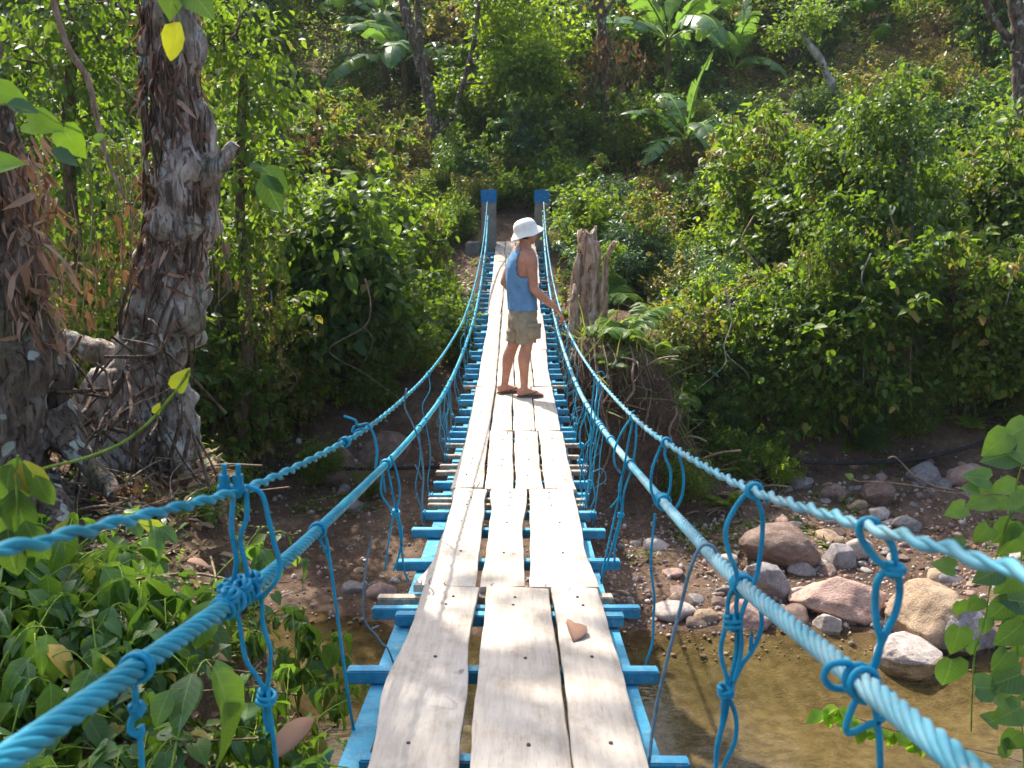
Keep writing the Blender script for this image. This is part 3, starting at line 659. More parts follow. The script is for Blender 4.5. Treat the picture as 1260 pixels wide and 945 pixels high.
def b_(mb):
    D = 1.5
    rope(mb, [(1085, 657), (1078, 642), (1062, 641), (1057, 652), (1063, 668), (1080, 690), (1098, 700), (1112, 702), (1104, 696), (1088, 704), (1079, 718), (1077, 745), (1080, 772), (1084, 788), (1078, 815), (1070, 832)], D, .0062)
    rope(mb, [(1074, 648), (1096, 668), (1102, 695), (1107, 722), (1103, 750), (1092, 775), (1083, 795), (1074, 822), (1064, 835)], D, .0062)
    rope(mb, [(1058, 828), (1042, 816), (1022, 818), (1014, 832), (1022, 845), (1040, 848)], D, .006)
    rope(mb, [(1056, 856), (1047, 875), (1041, 895), (1046, 902), (1062, 895), (1085, 885), (1098, 872), (1096, 855), (1080, 842), (1070, 840)], D, .006)
    rope(mb, [(1070, 850), (1078, 880), (1082, 915), (1083, 960), (1083, 1010)], D, .006); knot(mb, onY(1100, 701, D), .016, .0055, 0, 5); wrap(mb, cab_at(Rm, 1.48), axis_at(Rm, 1.48), .0245, 1.6, .006, .04)
hanger(b_)
def b_(mb):
    D = 2.65; rope(mb, [(878, 688), (880, 676), (870, 670), (860, 676), (848, 705), (838, 745), (824, 800), (812, 850), (803, 900), (797, 955), (795, 990)], D, .0055)
hanger(b_, 'rope_grey')
def b_(mb):
    D = 3.62; rope(mb, [(818, 540), (812, 552), (803, 575), (801, 600), (808, 622)], D); rope(mb, [(820, 545), (818, 560), (825, 580), (823, 606), (812, 622)], D); rope(mb, [(835, 556), (841, 585), (839, 610), (831, 626), (822, 630)], D)
    wrap(mb, cab_at(Rm, 3.65), axis_at(Rm, 3.65), .026, 3.5, .006, .09); wrap(mb, cab_at(Rh, 3.6), axis_at(Rh, 3.6), .017, 2.2, .0055, .03)
    rope(mb, [(806, 632), (802, 670), (801, 700), (805, 735), (804, 760), (803, 790), (796, 812)], D, .0052)
    rope(mb, [(796, 812), (788, 832), (779, 845)], D, .004)
hanger(b_)
def b_(mb):
    D = 4.7; rope(mb, [(777, 514), (765, 532), (756, 555), (757, 572), (764, 582)], D); rope(mb, [(779, 516), (773, 545), (767, 580), (762, 610), (752, 655), (742, 700), (740, 718)], D)
    rope(mb, [(783, 518), (782, 550), (776, 580), (768, 605), (765, 635), (757, 670), (756, 700)], D); rope(mb, [(770, 572), (762, 600), (765, 625), (758, 655), (748, 690), (739, 715)], D)
    rope(mb, [(762, 595), (761, 612), (751, 625)], D, .005); knot(mb, onY(764, 634, D), .018, .005, 0, 6); knot(mb, onY(779, 514, D), .02, .005, 0, 7); wrap(mb, cab_at(Rm, 4.72), axis_at(Rm, 4.72), .023, 2, .0055, .04)
    rope(mb, [(777, 508), (781, 505)], D, .004)
hanger(b_)
def b_(mb):
    D = 6.0; rope(mb, [(732, 462), (727, 520), (728, 580), (732, 610), (727, 625)], D, .005); rope(mb, [(738, 468), (733, 500), (731, 530)], D, .005)
hanger(b_)
def b_(mb):
    D = 5.75; rope(mb, [(722, 508), (714, 528), (714, 546), (718, 565), (714, 590), (717, 612)], D, .005); rope(mb, [(722, 508), (729, 535), (720, 548), (713, 568), (720, 595), (722, 625)], D, .005)
    knot(mb, onY(715, 548, D), .02, .005, 0, 2); knot(mb, onY(714, 568, D), .02, .005, 0, 3); wrap(mb, cab_at(Rm, D), axis_at(Rm, D), .022, 2, .005, .03)
hanger(b_)
# the other hangers, one at each beam end
hd = [b for b in beams if b[0] > 6.2]
for k, (d, lw, rw, kd) in enumerate(hd):
    for side in (-1, 1):
        if random.random() < .25: continue
        cm = cabs[side][0]; ex = side*((rw if side > 0 else lw) - .02); zb = deckz(d) - .07
        def b_(mb, d=d, side=side, ex=ex, zb=zb, cm=cm, k=k):
            r = random; dd = d + r.uniform(-.1, .1); top = cab_at(cm, dd); bot = np.array((ex, d, zb - .06)); rr = .0036 if d < 14 else .0042
            pts = [top + (0, 0, .02)]
            for t in (.25, .5, .75): pts.append(top*(1 - t) + bot*t + np.array((r.uniform(-.02, .025), r.uniform(-.03, .03), 0)))
            pts.append(bot); tube(mb, spline(pts, 14), rr, 5)
            if r.random() < .45:
                p2 = [top + (0, .02, 0)] + [top*(1 - t) + bot*t + np.array((side*r.uniform(-.01, .06), r.uniform(-.06, .06), 0)) for t in (.3, .6, .85)] + [bot + (0, .02, 0)]
                tube(mb, spline(p2, 14), rr, 5)
            if r.random() < .5: knot(mb, top*(1 - .6) + bot*.6, .018, rr, 0, k)
            if r.random() < .4:      # a loose looping end
                q = top*.5 + bot*.5; p3 = [q, q + (side*.07, -.02, .03), q + (side*.1, .03, -.06), q + (side*.03, .05, -.12)]; tube(mb, spline(p3, 12), rr*.8, 5)
            wrap(mb, top, axis_at(cm, dd), .021, 1.6, rr, .03); wrap(mb, (ex, d, deckz(d) - .068), (1, 0, 0), .036, 1.5, rr, .03)
        hanger(b_)
d = 6.9
while d < 19.8:
    for side in (-1, 1):
        if random.random() < .2: continue
        def b_(mb, d=d, side=side):
            a = cab_at(cabs[side][1], d); b = cab_at(cabs[side][0], d + random.uniform(-.25, .25)); rr = .0036
            for q in range(random.choice((1, 2, 2))):
                pts = [a] + [a*(1 - t) + b*t + np.array((random.uniform(-.03, .05)*side, random.uniform(-.07, .07), 0)) for t in (.3, .65)] + [b]; tube(mb, spline(pts, 12), rr, 5)
            wrap(mb, a, axis_at(cabs[side][1], d), .014, 2, rr, .03)
            if random.random() < .4: tube(mb, spline([a, a + (side*.05, 0, .02), a + (side*.09, .03, -.03)], 8), rr*.8, 5)
        hanger(b_, name='tie_rope')
    d += random.uniform(.8, 1.3)
# dry leaf on the deck
mb = MB(); c0 = onY(693, 778, 3.78); zt = deckz(3.78) + .03
P0 = np.array([(.268, 3.66, deckz(3.7) + .012)])
leaves(mb, P0, [(.12, 1, .05)], [(.35, 0, 1)], .21, template([(0, 0, 0), (.2, .2, .13), (.45, .45, .22), (.7, .72, .2), (.9, .9, .1), (1, 1, 0)], .55, .12), 0)
o = single('dry_leaf', mb, 'litter', 'curled dry brown leaf lying on the right hand plank of the deck', 'leaf', origin=(float(P0[0][0]), float(P0[0][1]), float(P0[0][2])))
so_ = o.modifiers.new('thick', 'SOLIDIFY'); so_.thickness = .0015

# ------------------------------------------------------------------ the person on the deck
PY = 10.45; GZ = deckz(10.4) + .004
Fd = np.array((math.cos(R(20)), math.sin(R(20)), 0)); Rd = np.array((Fd[1], -Fd[0], 0)); UP = np.array((0, 0, 1.))
PO = np.array((.07, PY, GZ))
def J(px, py, dy=0.): return onY(px, py, PY + dy)
person = empty('person', tuple(PO), 'man in white bucket hat, blue tank top and khaki shorts standing on the footbridge', 'person')
def rings(mb, rs, n=32, mi=0, caps=True):
    """rs: (centre, half side, half fwd) closed loft"""
    V = []; a = np.linspace(0, 2*PI, n, endpoint=False)
    for c, wS, wF in rs: V.append(np.array(c) + np.cos(a)[:, None]*wS*Rd + np.sin(a)[:, None]*wF*Fd)
    k = len(V); V = np.concatenate(V); i = np.arange(k - 1)[:, None]*n; j = np.arange(n)[None]; j2 = (j + 1) % n
    mb.add(V, np.stack([i + j, i + j2, i + n + j2, i + n + j], -1).reshape(-1, 4), mi)
    if caps:
        for r0, z in ((0, -1), ((k - 1)*n, 1)):
            rg = V[r0:r0 + n]; mb.add(np.vstack([rg.mean(0) + UP*z*.01, rg]), [(0, q + 1, (q + 1) % n + 1) for q in range(n)], mi)
def limb(mb, pts, rad):
    pts = np.array(pts); n = max(10, len(pts)*5); c = spline(pts, n); r_ = np.interp(np.linspace(0, 1, n), np.linspace(0, 1, len(rad)), rad)
    tube(mb, c, r_, 14); ball(mb, c[0], rad[0]*.99); ball(mb, c[-1], rad[-1]*.99)
def remeshed(mb, vox, smooth=4, name='tmp'):
    me = mb.mesh(name, []); o = bpy.data.objects.new(name, me); COL.objects.link(o)
    r = o.modifiers.new('r', 'REMESH'); r.mode = 'VOXEL'; r.voxel_size = vox; r.use_smooth_shade = True
    if smooth: q = o.modifiers.new('s', 'SMOOTH'); q.iterations = smooth; q.factor = .5
    bpy.context.view_layer.update(); dg = bpy.context.evaluated_depsgraph_get()
    m2 = bpy.data.meshes.new_from_object(o.evaluated_get(dg)); bpy.data.objects.remove(o); m2.name = name; return m2
shR = J(646, 313, 0) + Rd*.165; shL = J(643, 311, 0) - Rd*.17
elR = J(657, 356, -.17); wrR = J(684, 379, -.08); hip = J(643, 392)
handc = np.array((.535, 10.44, 3.0)); 
T_ = [(J(644, 402), .155, .115), (J(643, 392), .17, .125), (J(642, 375), .16, .13), (J(641, 360), .15, .13), (J(641, 345), .165, .135), (J(642, 330), .18, .14), (J(643, 318), .182, .128), (J(643.5, 309), .155, .095), (J(645, 303), .085, .074), (J(646.5, 299), .063, .063), (J(648, 294), .058, .06)]
bm_ = MB(); rings(bm_, T_)
limb(bm_, [shR - Rd*.03, shR + (0, 0, -.06), elR*.55 + shR*.45, elR], [.068, .064, .053, .046])
limb(bm_, [elR, elR*.6 + wrR*.4 + (0, 0, -.004), wrR], [.046, .048, .029])
elL = J(620.5, 347, .12); wrL = J(640, 371, .2)
limb(bm_, [shL + Rd*.03, shL + (0, 0, -.06), elL*.55 + shL*.45, elL], [.068, .064, .053, .046]); limb(bm_, [elL, elL*.5 + wrL*.5, wrL], [.042, .04, .026])
hR = hip + Rd*.09 + (0, 0, -.03); hL = hip - Rd*.09 + (0, 0, -.03)
knR = J(648, 426, -.10); anR = J(645, 480, -.08); knL = J(631, 425, .08); anL = J(620.5, 476, .12)
for h, k_, a_ in ((hR, knR, anR), (hL, knL, anL)):
    limb(bm_, [h, h*.5 + k_*.5 + Fd*.01, k_], [.1, .086, .062])
    m1 = k_*.72 + a_*.28 - Fd*.022; m2 = k_*.4 + a_*.6 - Fd*.012
    limb(bm_, [k_, m1, m2, a_], [.061, .067, .048, .037])
def foot(mb, an, fd):
    an = np.array(an); g = np.array((an[0], an[1], GZ + .018)); s_ = np.array((fd[1], -fd[0], 0))
    heel = g - fd*.045 + UP*.028; ball_ = g + fd*.13 + UP*.022; toe = g + fd*.17 + UP*.014
    limb(mb, [an, heel + UP*.02], [.034, .036]); limb(mb, [heel, g + fd*.04 + UP*.035, ball_], [.034, .036, .028]); limb(mb, [an, g + fd*.07 + UP*.04], [.034, .03])
    ball(mb, ball_, (.045, .045, .022)); 
    for q in range(5):
        b0_ = ball_ + s_*(.032 - q*.016)*1. + fd*.005; limb(mb, [b0_, b0_ + fd*(.055 - .006*q) - UP*.008], [.0125 - .001*q, .0095])
fdR = norm(np.array((.93, .22, 0))); fdL = norm(np.array((.95, .3, 0)))
foot(bm_, anR, fdR); foot(bm_, anL, fdL)
def hand(mb, wr, pc, along, nrm, curl, side):
    """wr wrist, pc palm centre, along = finger direction, nrm = back of hand"""
    along = norm(np.array(along, float)); nrm = norm(np.array(nrm, float) - along*np.dot(nrm, along)); sd_ = np.cross(along, nrm)*side
    kn = pc + along*.045
    for q in range(4):
        a = wr*.4 + pc*.6 + sd_*(.024 - .016*q)*.8; b = kn + sd_*(.030 - .020*q); limb(mb, [wr, a, b], [.02, .0155, .0115])
        L = (.040, .044, .041, .032)[q]; p0 = b; dct = along
        for s3 in range(3):
            ang = curl*(.75 + .15*s3); dct = norm(dct*math.cos(ang) - nrm*math.sin(ang)); p1 = p0 + dct*L*(1, .72, .6)[s3]; limb(mb, [p0, p1], [.0102 - s3*.0012, .0092 - s3*.0012]); p0 = p1
            nrm = norm(nrm - dct*np.dot(nrm, dct)) if s3 < 2 else nrm
        nrm = norm(np.cross(sd_*side, along)) * 1.0
        if np.dot(nrm, UP) < 0 and side > 0: nrm = -nrm
    tb = wr*.7 + pc*.3 + sd_*.028; d1 = norm(along*.75 + sd_*.6 - nrm*.35); t1 = tb + d1*.034; d2 = norm(along*.95 + sd_*.15 - nrm*.5); t2 = t1 + d2*.03
    limb(mb, [tb, t1], [.0155, .0125]); limb(mb, [t1, t2, t2 + norm(along - nrm*.7)*.022], [.0115, .0105, .008])
al = norm(handc + (0, 0, .035) - wrR); hand(bm_, wrR, wrR + al*.06, al, (.0, -.15, 1), .38, -1)
hand(bm_, wrL, wrL + norm(np.array((.7, -.2, -.4)))*.05, (.7, -.2, -.5), (0, .8, .5), .4, 1)
# head: skull, jaw, nose, ears
HC = J(647.8, 288.5, 0); hf = norm(Fd + np.array((0, 0, -.02))); hs = Rd
def hp(a, b, c): return HC + hf*a + hs*b + UP*c
ball(bm_, hp(-.008, 0, .03), (.092, .079, .10), sub=3); ball(bm_, hp(.025, 0, -.035), (.066, .058, .075), sub=3)
ball(bm_, hp(.070, 0, -.082), (.024, .026, .02)); limb(bm_, [hp(.086, 0, .02), hp(.104, 0, -.012), hp(.108, 0, -.022)], [.010, .011, .0125])
ball(bm_, hp(.078, .03, -.028), (.02, .022, .02)); ball(bm_, hp(.078, -.03, -.028), (.02, .022, .02)); limb(bm_, [hp(.078, .04, .03), hp(.086, 0, .033), hp(.078, -.04, .03)], [.011, .0125, .011])
limb(bm_, [hp(.086, .018, -.05), hp(.093, 0, -.049), hp(.086, -.018, -.05)], [.007, .009, .007]); limb(bm_, [hp(.083, .015, -.062), hp(.089, 0, -.062), hp(.083, -.015, -.062)], [.007, .009, .007])
limb(bm_, [hp(-.02, 0, -.05), J(646.5, 302)], [.056, .058])
for s2 in (1, -1): limb(bm_, [hp(-.008, s2*.079, .012), hp(-.014, s2*.087, -.004), hp(-.006, s2*.081, -.028)], [.012, .013, .009])
bme = remeshed(bm_, .0062, 3, 'body'); bme.materials.append(M['skin'])
for p_ in bme.polygons: p_.use_smooth = True
child('body', bme, None, person)
# eyes, hair
mb = MB()
for s2 in (1, -1): ball(mb, hp(.076, s2*.031, .006), .0115, 0); ball(mb, hp(.0855, s2*.033, .006), .0055, 1)
child('eyes', mb, ['hat', 'dark'], person)
mb = MB()
V0 = MB(); ball(V0, (0, 0, 0), 1, sub=4); Vh = V0.v[0]; Fh = V0.f[0]
c_ = hp(-.010, 0, .03); Vw = c_ + Vh*np.array((.0965, .084, .104)); keep = []
for t in Fh:
    q = Vw[t].mean(0) - HC; fa = np.dot(q, hf)
    if fa < .03 and q[2] > -.055 + max(0, fa + .02)*.9: keep.append(t)
mb.add(Vw*(1) + rng.normal(size=Vw.shape)*.0009, keep); child('hair', mb, 'hair', person)
# bucket hat
mb = MB(); tl = R(20); hx = norm(hf*math.cos(tl) + UP*math.sin(tl)); hz = norm(UP*math.cos(tl) - hf*math.sin(tl)); hc = hp(-.012, 0, .052)
prof = [(.164, -.058), (.162, -.056), (.138, -.026), (.116, .0), (.113, .012), (.109, .038), (.100, .066), (.082, .088), (.054, .102), (.024, .107), (.0, .108)]
a = np.linspace(0, 2*PI, 48, endpoint=False); V = []
for k, (r_, z_) in enumerate(prof):
    wv = .006*np.sin(a*3 + 1)*(1 if k < 3 else .15) + .003*np.sin(a*7)*(1 if k < 3 else .3); xx = 1.08
    V.append(hc + hx*(np.cos(a)*r_*xx)[:, None] + hs*(np.sin(a)*r_)[:, None] + hz*(z_ + wv)[:, None])
V = np.concatenate(V); n = 48; i = np.arange(len(prof) - 1)[:, None]*n; j = np.arange(n)[None]; j2 = (j + 1) % n
mb.add(V, np.stack([i + j, i + j2, i + n + j2, i + n + j], -1).reshape(-1, 4))
ho = child('bucket_hat', mb, 'hat', person); q = ho.modifiers.new('t', 'SOLIDIFY'); q.thickness = .004
mb = MB()
for an_ in (70, 45, 110, -70, -110):
    u = R(an_); c = hc + hx*math.cos(u)*.112*1.05 + hs*math.sin(u)*.112 + hz*.045; ball(mb, c, .0045, sub=1)
child('eyelet', mb, 'dark', ho)
# tank top
mb = MB(); TR = [(0.0, J(643.5, 381), .178, .150), (.1, J(643, 375), .176, .148), (.3, J(641.5, 360), .17, .150), (.5, J(641, 345), .182, .155), (.7, J(642, 329), .194, .157), (.82, J(643, 319), .194, .142), (.9, J(643.6, 312), .174, .114), (.96, J(644.3, 307), .135, .092), (1., J(645, 303.5), .092, .082)]
ts = [t[0] for t in TR]; nr, na = 44, 72; a = np.linspace(0, 2*PI, na, endpoint=False); V = []; UVt = []
for t in np.linspace(0, 1, nr):
    c = np.array([np.interp(t, ts, [q[1][k] for q in TR]) for k in range(3)]); wS = np.interp(t, ts, [q[2] for q in TR]); wF = np.interp(t, ts, [q[3] for q in TR])
    fo = 1 + .035*np.sin(a*5 + t*5)*(1 - t)*.6 + .02*np.sin(a*9 - t*9 + 1)*(1 - t*.7)
    V.append(c + np.cos(a)[:, None]*wS*fo[:, None]*Rd + np.sin(a)[:, None]*wF*fo[:, None]*Fd)
V = np.array(V); F = []
for k in range(nr - 1):
    for m_ in range(na):
        m2 = (m_ + 1) % na; q = (V[k, m_] + V[k, m2] + V[k + 1, m2] + V[k + 1, m_])/4; t = (k + .5)/(nr - 1); sd_ = abs(math.cos(a[m_] + PI/na)); fr = math.sin(a[m_] + PI/na)
        c = np.array([np.interp(t, ts, [z[1][kk] for z in TR]) for kk in range(3)]); lat = abs(np.dot(q - c, Rd))
        arm = ((t - .86)/.31)**2 + ((sd_ - 1)/.34)**2 < 1
        neck = (fr > 0 and t > .86 and lat < .075) or (fr < 0 and t > .95 and lat < .07) or t > .985 and lat < .07
        if not arm and not neck: F.append((k*na + m_, k*na + m2, (k + 1)*na + m2, (k + 1)*na + m_))
mb.add(V.reshape(-1, 3), F); to = child('tank_top', mb, 'tank', person); q = to.modifiers.new('t', 'SOLIDIFY'); q.thickness = .005; q.offset = 1
# shorts
mb = MB(); rings(mb, [(J(643.5, 404), .172, .135), (J(643.5, 394), .188, .15), (J(643, 382), .178, .146), (J(642.8, 377), .17, .142)])
for h, k_ in ((hR, knR), (hL, knL)):
    e = k_ + (h - k_)*.12; e = e + np.array((0, 0, 0)); limb_c = [h + UP*.0, h*.5 + e*.5, e]; c = spline(limb_c, 12); tube(mb, c, [.114, .114, .107, .102, .1], 20)
sme = remeshed(mb, .008, 5, 'shorts')
co = np.empty(len(sme.vertices)*3, np.float32); sme.vertices.foreach_get('co', co); co = co.reshape(-1, 3)
nn = np.empty(len(sme.vertices)*3, np.float32); sme.vertices.foreach_get('normal', nn); nn = nn.reshape(-1, 3)
co = co + nn*(.006*np.sin(co[:, 2:3]*38 + co[:, 0:1]*30 + 2*fbm(co, 9., 3, 2)[:, None])).astype(np.float32); sme.vertices.foreach_set('co', co.ravel()); sme.materials.append(M['shorts'])
for p_ in sme.polygons: p_.use_smooth = True
sh = child('shorts', sme, None, person)
mb = MB(); pc = J(650, 401, 0) + Rd*.186; box(mb, pc + (0.0, 0, -.04), (.14, .018, .15), R(20), 0, .006); box(mb, pc + (0.0, -.006, .03), (.15, .022, .04), R(20), 0, .005); child('cargo_pocket', mb, 'shorts', sh)
# flip-flops
for an_, fd_ in ((anR, fdR), (anL, fdL)):
    g = np.array((an_[0], an_[1], GZ)); s_ = np.array((fd_[1], -fd_[0], 0)); mb = MB(); out = []
    for t in np.linspace(0, 2*PI, 28, endpoint=False):
        u = math.cos(t); v = math.sin(t); wdt = .043 + .012*max(0, u)**.6 - .004*abs(v); out.append(g + fd_*(.065 + u*.15) + s_*v*wdt)
    out = np.array(out); n = len(out); Vv = np.vstack([out + UP*.002, out + UP*.02]); mb.add(Vv, [(q, (q + 1) % n, n + (q + 1) % n, n + q) for q in range(n)])
    mb.add(Vv[n:], [tuple(range(n))]); mb.add(Vv[:n], [tuple(range(n))[::-1]])
    for s2 in (1, -1): tube(mb, spline([g + fd_*.17 + UP*.03, g + fd_*.12 + s_*s2*.03 + UP*.062, g + fd_*.055 + s_*s2*.046 + UP*.03, g + fd_*.03 + s_*s2*.044 + UP*.018], 14), .0075, 6)
    child('sandal', mb, 'sandal', person)

# ------------------------------------------------------------------ rocks
def hit(px, py, far=90.):
    r = np.array(ray(px, py)); t = np.arange(2.0, far, .04); P = np.array((CX, 0, CZ)) + t[:, None]*r; g = terr(P[:, 0], P[:, 1]); k = np.argmax(P[:, 2] < g)
    return P[k]
def rock_mesh(mat, seed, sub=4, facets=9, sharp=.9):
    r = np.random.default_rng(seed); m_ = MB(); ball(m_, (0, 0, 0), 1, sub=sub); V = m_.v[0]
    for k in range(facets):
        n_ = rnd(r, 1)[0]; d_ = r.uniform(.52, .84); q = V @ n_; V = V - np.outer(np.maximum(0, q - d_)*sharp, n_)
    V = V*(1 + .085*fbm(V, 1.3, seed, 5) + .02*vnoise(V, 14, seed))[:, None]; m_.v = [V]; return m_.mesh('rock', mat)
def boulder(px, rowb, wpx, hpx, mat, seed, label, cat='boulder', depth=.8, rz=0., facets=9, tilt=0., name='boulder', group=None):
    b = hit(px, rowb); sc2 = b[1]*1.02/f; wd = wpx*sc2; ht = hpx*sc2; dp = wd*depth
    o = link(name, rock_mesh(mat, seed, 5 if wpx > 50 else 4, facets)); o.location = (b[0], b[1] + dp*.42, b[2] + ht*.29); o.scale = (wd/1.72, dp/1.72, ht/1.5); o.rotation_euler = (0, tilt, rz)
    return tag(o, label, cat, group)
boulder(1042, 768, 122, 62, 'rock_pink', 11, 'large flat pinkish brown boulder at the water edge', depth=.7, facets=14, tilt=.12)
boulder(1152, 800, 96, 86, 'rock_tan', 32, 'big rounded tan boulder with lichen, right of the pink boulder', depth=.8)
boulder(1190, 803, 80, 62, 'rock_grey', 33, 'dark grey boulder against the right side of the tan boulder', depth=.8)
boulder(1124, 834, 76, 54, 'rock_pale', 14, 'smooth pale oval boulder standing in the water', depth=.75, facets=4)
boulder(1022, 784, 38, 28, 'rock_pale', 15, 'small knobbly pale rock in the shallows before the pink boulder')
boulder(948, 738, 66, 56, 'rock_grey', 16, 'grey faceted boulder left of the pink boulder', facets=14)
boulder(972, 700, 112, 52, 'rock_brown', 17, 'long rough brown boulder behind the grey faceted one', depth=.6)
boulder(930, 775, 60, 34, 'rock_pink', 18, 'brown boulder at the waterline under the thick cable', facets=6)
boulder(1034, 700, 42, 32, 'rock_grey', 19, 'blocky grey rock behind the pink boulder')
boulder(1060, 690, 34, 28, 'rock_pale', 20, 'pale upright rock behind the pink boulder')
boulder(988, 692, 34, 20, 'rock_brown', 21, 'oval brown rock wedged beside the long brown boulder')
boulder(988, 710, 30, 18, 'rock_grey', 22, 'small rounded grey rock just above the pink boulder')
boulder(985, 745, 36, 22, 'rock_pale', 23, 'pale oval stone touching the pink boulder on the left')
boulder(831, 764, 50, 20, 'rock_pale', 24, 'long smooth pale stone lying on the shoreline', facets=3)
boulder(870, 768, 28, 18, 'rock_tan', 25, 'round tan stone beside the long smooth stone', facets=3)
boulder(1216, 800, 40, 40, 'rock_grey', 26, 'grey stone half hidden by the right hand vine')
boulder(1085, 624, 48, 32, 'rock_brown', 27, 'square dark brown boulder below the water pipe')
boulder(1082, 640, 26, 18, 'rock_pale', 28, 'pale stone in front of the square dark boulder')
boulder(986, 603, 34, 20, 'rock_grey', 29, 'flat grey rock touching the water pipe')
boulder(1120, 656, 34, 20, 'rock_grey', 30, 'low grey stone behind the right hand cable')
boulder(1020, 618, 24, 22, 'rock_brown', 31, 'small brown rock right of the flat grey rock')
boulder(403, 594, 60, 44, 'rock_brown', 34, 'large round brown boulder on the left bank above the pipe', facets=4)
boulder(470, 572, 62, 40, 'rock_brown', 35, 'shaded brown boulder on the left bank nearest the bridge', facets=5)
boulder(1140, 596, 40, 26, 'rock_grey', 36, 'shaded grey boulder at the foot of the right bank')
boulder(1195, 600, 44, 30, 'rock_pink', 37, 'pinkish brown boulder at the foot of the far right bank')
smalls = {}
def small_rock(mat, k):
    if (mat, k) not in smalls: smalls[(mat, k)] = rock_mesh(mat, 50 + k + hash(mat) % 1 + len(mat), 3, 8)
    return smalls[(mat, k)]
rr = np.random.default_rng(5); placed = 0; tries = 0
regions = [((760, 900), (700, 770), 26), ((890, 1110), (600, 770), 120), ((1100, 1255), (585, 760), 60), ((330, 500), (600, 760), 26), ((700, 900), (590, 700), 22), ((890, 1255), (572, 625), 46)]
for (xa, xb), (ya, yb), cnt in regions:
    for k in range(cnt):
        px = rr.uniform(xa, xb); py = rr.uniform(ya, yb) if rr.random() < .6 else ya + (yb - ya)*rr.beta(2, 1.2); b = hit(px, py)
        if b[1] < 8.5 or b[1] > 14.3 or (abs(b[0]) < .3): continue
        s_ = min(.17, .035*math.exp(rr.normal(.35, .55))); mt = ('rock_grey', 'rock_grey', 'rock_brown', 'rock_pale', 'rock_pink', 'rock_tan')[rr.integers(6)]
        o = link('stone', small_rock(mt, int(rr.integers(3)))); o.location = (b[0], b[1], b[2] + s_*.15); o.scale = (s_*rr.uniform(.9, 1.5), s_*rr.uniform(.8, 1.2), s_*rr.uniform(.55, .85)); o.rotation_euler = (rr.uniform(-.2, .2), rr.uniform(-.2, .2), rr.uniform(0, 6.28))
        cn = {'rock_grey': 'grey', 'rock_brown': 'dark brown', 'rock_pale': 'pale', 'rock_pink': 'pinkish', 'rock_tan': 'tan'}[mt]; sz = 'pebble sized' if s_ < .04 else 'fist sized' if s_ < .075 else 'head sized'
        wh = 'on the shore below the thick right cable' if px < 900 and py > 690 else 'among the boulders right of the bridge' if 880 < px < 1110 and py > 670 else 'on the gravel below the water pipe' if px >= 880 and px < 1110 else 'on the gravel at the far right' if px >= 1110 else 'on the earth left of the bridge' if px < 600 else 'at the foot of the stump bank'
        tag(o, f'{sz} {cn} stone {wh}', 'stone', f'{sz} {cn} stones {wh}')
# gravel: nobody could count it
mb = MB(); base = [MB() for _ in range(1)]; ico = MB(); ball(ico, (0, 0, 0), 1, sub=1); Vi, Fi = ico.v[0], ico.f[0]; n = 3900
gx = np.concatenate([rr.uniform(-6, 7.5, n), rr.uniform(1, 6, n//2)]); gy = np.concatenate([rr.uniform(9.4, 14, n), rr.uniform(8.7, 12, n//2)]); n = len(gx); gz = terr(gx, gy); ok = (gz > -.12) & (gz < .9); gx, gy, gz = gx[ok], gy[ok], gz[ok]; n = len(gx)
s_ = np.clip(.011*np.exp(rr.normal(.2, .5, n)), .006, .045)
for mi in range(4):
    sel = np.arange(n) % 4 == mi; m_ = sel.sum(); Q = Vi[None]*(s_[sel][:, None, None]*rr.uniform(.6, 1.3, (m_, 1, 3))) * (1 + .25*rr.normal(size=(m_, len(Vi), 1))*.5) + np.stack([gx[sel], gy[sel], gz[sel] + s_[sel]*.2], -1)[:, None, :]
    mb.add(Q.reshape(-1, 3), (Fi[None] + (np.arange(m_)*len(Vi))[:, None, None]).reshape(-1, 3), mi)
tag(link('gravel', mb.mesh('gravel', ['rock_grey', 'rock_brown', 'rock_pale', 'rock_pink'])), 'loose gravel and pebbles along the stream bank', 'gravel', kind='stuff')
# black water pipe
mb = MB(); pts = []
for x in np.arange(-9, 10.1, .8): pts.append((x, 13.15 + .12*math.sin(x*.8), tz(x, 13.15) + .12 + .05*math.sin(x*1.9)))
tube(mb, spline(pts, 160), .026, 10); single('water_pipe', mb, 'pipe', 'long black water pipe running along the far bank under the bridge', 'pipe')

